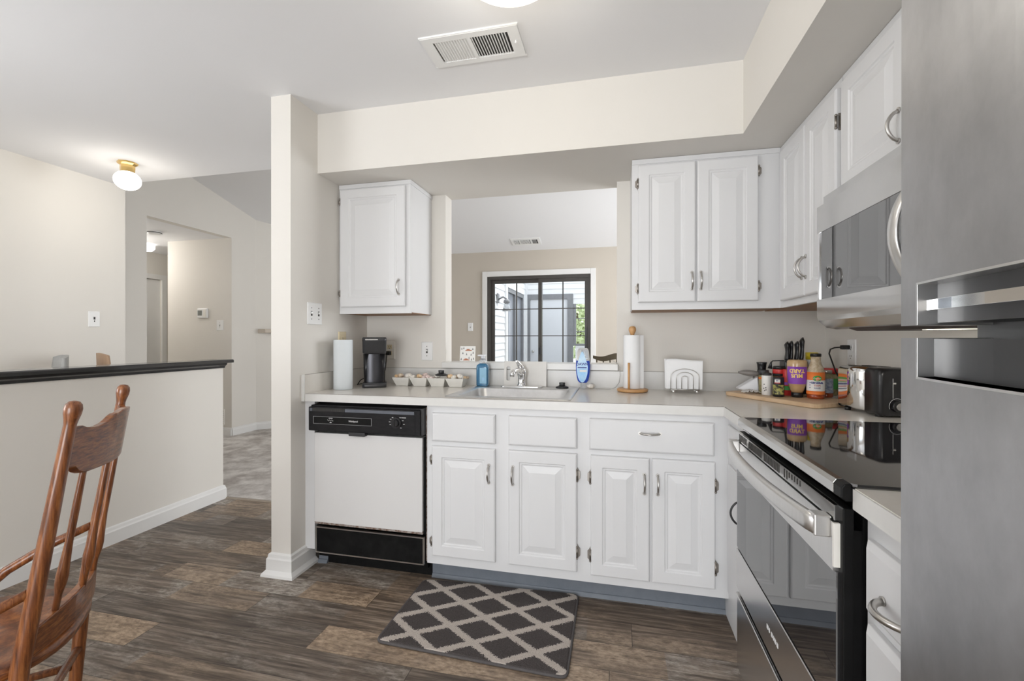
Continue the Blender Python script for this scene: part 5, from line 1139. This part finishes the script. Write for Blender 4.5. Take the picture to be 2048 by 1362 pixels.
# black-capped spice behind with red band
cx, cy = .757, 2.372
t = thing('spice_jar', 'tall spice jar with a black cap and red band behind the black one', 'spice jar', (cx, cy, ZB), 'spice jars on the board')
g = G().use('spice'); g.lathe([(.023, ZB), (.025, ZB+.002), (.025, ZB+.095), (.022, ZB+.100)], cx, cy, 28); g.obj('bottle', t)
g = G().use('red'); g.lathe([(.0255, ZB+.1002), (.0262, ZB+.102), (.0262, ZB+.119), (.0255, ZB+.121)], cx, cy, 28); g.obj('band', t)
g = G().use('black'); g.lathe([(.0262, ZB+.1212), (.0262, ZB+.132), (.020, ZB+.136)], cx, cy, 28); g.lathe([(.0258, ZB+.088), (.0262, ZB+.0998)], cx, cy, 28); g.obj('cap', t)
# small jar with dark cap behind
cx, cy = .700, 2.400
t = thing('spice_jar', 'short jar with a dark grey cap at the back left of the spice jars', 'spice jar', (cx, cy, ZB), 'spice jars on the board')
g = G().use('herb'); g.lathe([(.020, ZB), (.022, ZB+.002), (.022, ZB+.085), (.020, ZB+.090)], cx, cy, 24); g.use('orange'); band(g, cx, cy, .0224, ZB+.070, ZB+.080); g.obj('bottle', t)
g = G().use('charcoal'); g.lathe([(.0225, ZB+.0902), (.0225, ZB+.112), (.021, ZB+.114)], cx, cy, 24); g.obj('cap', t)
# red spice tin
cx, cy = .800, 2.352
t = thing('spice_jar', 'red spice container half hidden behind the mustard', 'spice jar', (cx-.013, cy, ZB), 'spice jars on the board')
cx -= .013; fa = face_a(cx, cy)
g = G().use('red'); g.lathe([(.019, ZB), (.021, ZB+.002), (.021, ZB+.120), (.019, ZB+.123)], cx, cy, 24); g.obj('bottle', t)
g = G().use('purple'); band(g, cx, cy, .0214, ZB+.050, ZB+.062, fa-1.4, fa+1.4); g.use('green'); band(g, cx, cy, .0214, ZB+.025, ZB+.045, fa-1.4, fa+1.4); g.obj('label', t)
# mill
cx, cy = .716, 2.487
t = thing('pepper_mill', 'black waisted pepper mill at the back of the board', 'pepper mill', (cx, cy, ZB))
g = G().use('brownleg'); g.lathe([(.022, ZB), (.024, ZB+.003), (.018, ZB+.03), (.017, ZB+.07), (.020, ZB+.098)], cx, cy, 24); g.obj('body', t)
g = G().use('black'); g.lathe([(.021, ZB+.0982), (.019, ZB+.115), (.021, ZB+.136), (.024, ZB+.146), (.022, ZB+.148)], cx, cy, 24); g.obj('top', t)
# grey scoop on white dish
t = thing('slicer', 'grey pointed slicer lying on a white plastic base at the left of the board', 'kitchen tool', (.640, 2.45, ZB))
g = G().use('whitepl'); g.prism([(-.058, .012), (-.052, .020), (.035, .078), (.040, .004), (.030, .004), (-.020, .004)], lambda u, w, d: (.652+u*.9, 2.47+d-u*.3, ZB+w), -.030, .030); g.obj('base', t, bevel=.006)
g = G().use('slate'); rings = []
for i in range(15):
    s_ = i/14; u = -.062+.118*s_; w = .030*math.sin(PI*min(1, s_*1.15+.02)**.8) if s_ < .85 else .017; w = max(w, .003); th = .013*math.sin(PI*min(.9, s_+.05))+.003; zc_ = ZB+.097-.006*s_
    rings.append([(.660+u*.95, 2.44+w*math.cos(a)-u*.35, zc_+th*math.sin(a)) for a in [2*PI*k/14 for k in range(14)]])
g.loops(rings); g.obj('blade_cover', t)
g = G().use('nickel'); g.tube([(.668, 2.455, ZB+.086), (.680, 2.46, ZB+.0195)], .005, 10); g.obj('stem', t)
t = thing('folded_cloth', 'crumpled white and dark printed cloth under the slicer', 'cloth', (.635, 2.40, ZB))
g = G().use('label'); random.seed(3); rows = []
for i in range(9):
    r_ = []
    for k in range(13): r_.append((.603+.078*k/12+.004*math.sin(i), 2.375+.045*i/8, ZB+.004+.010*abs(math.sin(k*1.1+i*.7))*(.3+math.sin(PI*k/12))+.003*random.random()))
    rows.append(r_)
g.loops(rows, closed=False, cap0=False, cap1=False); o = g.obj('cloth', t); md = o.modifiers.new('s', 'SOLIDIFY'); md.thickness = .002
g = G().use('tiledark')
for i in range(5): g.box(.612+i*.013, .616+i*.013, 2.372, 2.374, ZB+.006, ZB+.010)
g.obj('print', t)
# bracket rod of knife block
# knife block with four knives
t = thing('knife_block', 'black knife block behind the mustard bottle', 'knife block', (.842, 2.432, ZB))
g = G().use('black'); g.box(.790, .892, 2.395, 2.470, ZB, ZB+.158, .006); g.obj('block', t)
g = G().use('black'); g.tube([(.792, 2.41, ZB+.160), (.742, 2.41, ZB+.158), (.735, 2.41, ZB+.150), (.730, 2.41, ZB+.120)], [.0025, .0025, .004, .011], 10); g.obj('hook', t)
def knife(x, y, h, lean_, label):
    t = thing('knife', label, 'knife', (x, y, ZB+.159), 'knives in the block')
    q = G().use('black'); rings = []
    for i in range(9):
        s_ = i/8; z = ZB+.1592+h*s_; w = .0135+.0015*math.sin(3*PI*s_)+(.002 if s_ > .8 else 0); xo = lean_*s_+.003*math.sin(PI*s_)
        if i == 8: w *= .6
        rings.append([(x+xo+w*.62*math.cos(a), y+w*1.1*math.sin(a), z+(.006*math.cos(a) if i == 8 else 0)) for a in [2*PI*k/14 for k in range(14)]])
    q.loops(rings); q.obj('handle', t)
    q = G().use('chrome')
    for s_ in (.25, .75): q.sphere((x+lean_*s_+.002, y-.0125, ZB+.159+h*s_), .0022, 8)
    q.obj('rivets', t)
knife(.806, 2.42, .088, .000, 'leftmost black-handled knife in the block')
knife(.824, 2.425, .092, .002, 'second black-handled knife from the left in the block')
knife(.846, 2.42, .090, .004, 'third black-handled knife from the left in the block')
knife(.868, 2.42, .108, .004, 'tallest black-handled knife, rightmost in the block')
# mustard
cx, cy = .804, 2.285
t = thing('mustard_bottle', 'upside-down squeeze mustard bottle with purple label', 'mustard', (cx, cy, ZB)); fa = face_a(cx, cy)
g = G().use('black'); g.lathe([(.020, ZB), (.0235, ZB+.002), (.0235, ZB+.020), (.022, ZB+.022)], cx, cy, 28); g.obj('cap', t)
g = G().use('mustard'); g.lathe([(.023, ZB+.0222), (.028, ZB+.035), (.036, ZB+.060), (.0395, ZB+.085), (.0405, ZB+.110), (.0405, ZB+.150), (.039, ZB+.164), (.034, ZB+.170), (.010, ZB+.171)], cx, cy, 32); g.obj('bottle', t)
g = G().use('purple'); g.lathe([(.0378, ZB+.062), (.0402, ZB+.085), (.0411, ZB+.110), (.0411, ZB+.140), (.0406, ZB+.140), (.0406, ZB+.110), (.0398, ZB+.085), (.0372, ZB+.062)], cx, cy, 30, a0=fa-1.15, a1=fa+1.15); lb = g.obj('label', t)
g = G().use('yellowink')
for s_, z in (('MUS', ZB+.100), ('TARD', ZB+.122)):
    g.text(s_, .0235, lambda a, b, c: wrap(cx, cy, .0412, fa, z)(-a, -b, c), bold=.0008)
g.obj('lettering', lb)
# yellow lidded container
cx, cy = .928, 2.455
t = thing('seasoning_canister', 'white canister with a yellow lid behind the orange-label sauce', 'canister', (cx, cy, ZB))
g = G().use('label'); g.lathe([(.024, ZB), (.026, ZB+.002), (.026, ZB+.160), (.024, ZB+.165)], cx, cy, 24); g.obj('body', t)
g = G().use('yellow'); g.lathe([(.0265, ZB+.1652), (.0265, ZB+.197), (.025, ZB+.199)], cx, cy, 24); g.obj('lid', t)
# sauce bottle
cx, cy = .868, 2.255
t = thing('sauce_bottle', 'glass sauce bottle with orange and white label and black cap', 'sauce bottle', (cx, cy, ZB)); fa = face_a(cx, cy)
g = G().use('sauce'); g.lathe([(.031, ZB), (.0345, ZB+.003), (.0345, ZB+.0235)], cx, cy, 32); g.obj('sauce', t)
g = G().use('glassj'); g.lathe([(.0345, ZB+.0237), (.0345, ZB+.118), (.030, ZB+.135), (.022, ZB+.155), (.019, ZB+.170), (.019, ZB+.186)], cx, cy, 32); g.obj('glass', t)
g = G().use('orange'); band(g, cx, cy, .0352, ZB+.020, ZB+.035, fa-1.6, fa+1.6); g.obj('label_band', t)
g = G().use('orange'); band(g, cx, cy, .0352, ZB+.083, ZB+.118, fa-1.6, fa+1.6); g.obj('label_band', t)
g = G().use('label'); band(g, cx, cy, .0352, ZB+.035, ZB+.083, fa-1.6, fa+1.6); lb = g.obj('label', t)
g = G().use('green'); g.prism(oval(0, 0, .0165, .0125), lambda u, w, d: wrap(cx, cy, .0353, fa, ZB+.091)(u+.006, w, d), 0, .0006); g.use('label'); g.text('Organic', .009, lambda a, b, c: wrap(cx, cy, .0361, fa, ZB+.091)(a+.006, b, c)); g.obj('seal', lb)
g = G().use('navy'); g.text('GENERAL', .0115, lambda a, b, c: wrap(cx, cy, .0354, fa, ZB+.071)(a+.006, b, c), bold=.0003); g.use('red'); g.text("TSO'S", .010, lambda a, b, c: wrap(cx, cy, .0354, fa, ZB+.059)(a+.006, b, c)); g.use('navy'); g.text('SAUCE', .008, lambda a, b, c: wrap(cx, cy, .0354, fa, ZB+.048)(a+.006, b, c))
for i in range(3): g.sphere(wrap(cx, cy, .0352, fa, ZB+.072-i*.011)(-.022, 0, 0), .0022, 8)
g.obj('lettering', lb)
g = G().use('black'); g.lathe([(.0215, ZB+.1862), (.0215, ZB+.198), (.019, ZB+.200)], cx, cy, 28); g.obj('cap', t)
# herb jar
cx, cy = .936, 2.318
t = thing('herb_jar', 'small glass jar with a pale printed label right of the sauce bottle', 'jar', (cx, cy, ZB)); fa = face_a(cx, cy)
g = G().use('sauce'); g.lathe([(.023, ZB), (.025, ZB+.003), (.025, ZB+.020)], cx, cy, 24); g.use('herb'); g.lathe([(.025, ZB+.020), (.025, ZB+.100), (.020, ZB+.108)], cx, cy, 24); g.obj('jar', t)
g = G().use('bluelab'); band(g, cx, cy, .0256, ZB+.020, ZB+.085, fa-1.5, fa+1.5); g.obj('label', t)
g = G().use('nickel'); g.lathe([(.0215, ZB+.1082), (.0215, ZB+.120), (.020, ZB+.122)], cx, cy, 24); g.obj('lid', t)
cx, cy = .982, 2.40
t = thing('herb_jar', 'jar with a bright red lid behind the toaster', 'jar', (cx, cy, ZB)); fa = face_a(cx, cy)
g = G().use('herb'); g.lathe([(.030, ZB), (.032, ZB+.003), (.032, ZB+.095), (.027, ZB+.102)], cx, cy, 28); g.obj('jar', t)
g = G().use('green'); band(g, cx, cy, .0326, ZB+.030, ZB+.080, fa-.9, fa+1.4); g.obj('label', t)
g = G().use('red'); g.lathe([(.0325, ZB+.1022), (.0325, ZB+.124), (.030, ZB+.127)], cx, cy, 28); g.obj('lid', t)

# ------------------------------------------------------------------ toaster
tr = math.atan2(.16, -.031)-PI/2        # long axis direction
t = thing('toaster', 'chrome and black two-slice toaster by the fridge', 'toaster', (.967, 2.005, Z0), local=True, rotz=tr)
TW, TL, TH = .064, .105, .178
def tring(k, y, z0, z1): # rounded profile in x-z
    r = .022; out = []
    for cx_, cz_, a in ((TW-k-r, z0+.012, -PI/2), (TW-k-r, z1-r, 0), (-TW+k+r, z1-r, PI/2), (-TW+k+r, z0+.012, PI)):
        for i in range(5): q = a+PI/2*i/4; rad = r if cz_ > .1 else .012; out.append((cx_+(r if cz_ > .1 else r)*math.cos(q), y, cz_+rad*math.sin(q)))
    return out
g = G().use('chrome'); g.loops([tring(0, -.047, .012, TH), tring(0, TL-.008, .012, TH)]); g.obj('body', t)
g = G().use('black'); g.loops([tring(.010, -.1225, .008, TH-.008), tring(.002, -.116, .006, TH-.002), tring(-.001, -.100, .006, TH+.001), tring(-.001, -.0475, .006, TH+.001)]); e = g.obj('end_cap', t)
g = G().use('black'); g.loops([tring(0, TL-.0075, .010, TH), tring(.006, TL, .012, TH-.006)]); g.obj('end_cap', t)
g = G().use('dark')
for x in (-.026, .026): g.box(x-.013, x+.013, -.038, TL-.03, TH-.001, TH+.0015)
g.obj('slots', t)
g = G().use('ink'); g.box(-.0205, -.0195, -.1236, -.1224, .070, .142); g.use('chrome'); g.box(-.026, -.014, -.130, -.1225, .122, .128, .001); g.obj('lever', e)
g = G().use('ink')
pts = [(-.006+.028*math.cos(a), -.1235, .042+.028*math.sin(a)) for a in [math.radians(-20+220*i/20) for i in range(21)]]
g.tube(pts, .0007, 6); g.obj('dial_scale', e)
g = G().use('black'); g.cyl((-.006, -.1225, .042), (-.006, -.136, .042), .0205, 28); g.use('nickel'); g.cyl((-.006, -.136, .042), (-.006, -.140, .042), .0135, 24); g.obj('dial', e)
for x in (-.045, .045):
    for y in (-.09, .07): g = G().use('black'); g.cyl((x, y, 0), (x, y, .012), .011, 12); g.obj('foot', t)
g = G().use('cord'); g.tube([(1.050, 2.400, 1.160), (1.030, 2.405, 1.160), (1.005, 2.405, 1.158), (.985, 2.40, 1.150), (.972, 2.38, 1.13), (.966, 2.30, 1.05), (.968, 2.22, .99), (.975, 2.17, .965), (.975, 2.125, .96)], .0032, 8)
g.box(1.028, 1.0645, 2.392, 2.412, 1.150, 1.170, .004); tag(g.obj('power_cord'), 'black toaster cord plugged into the right wall outlet', 'cord')
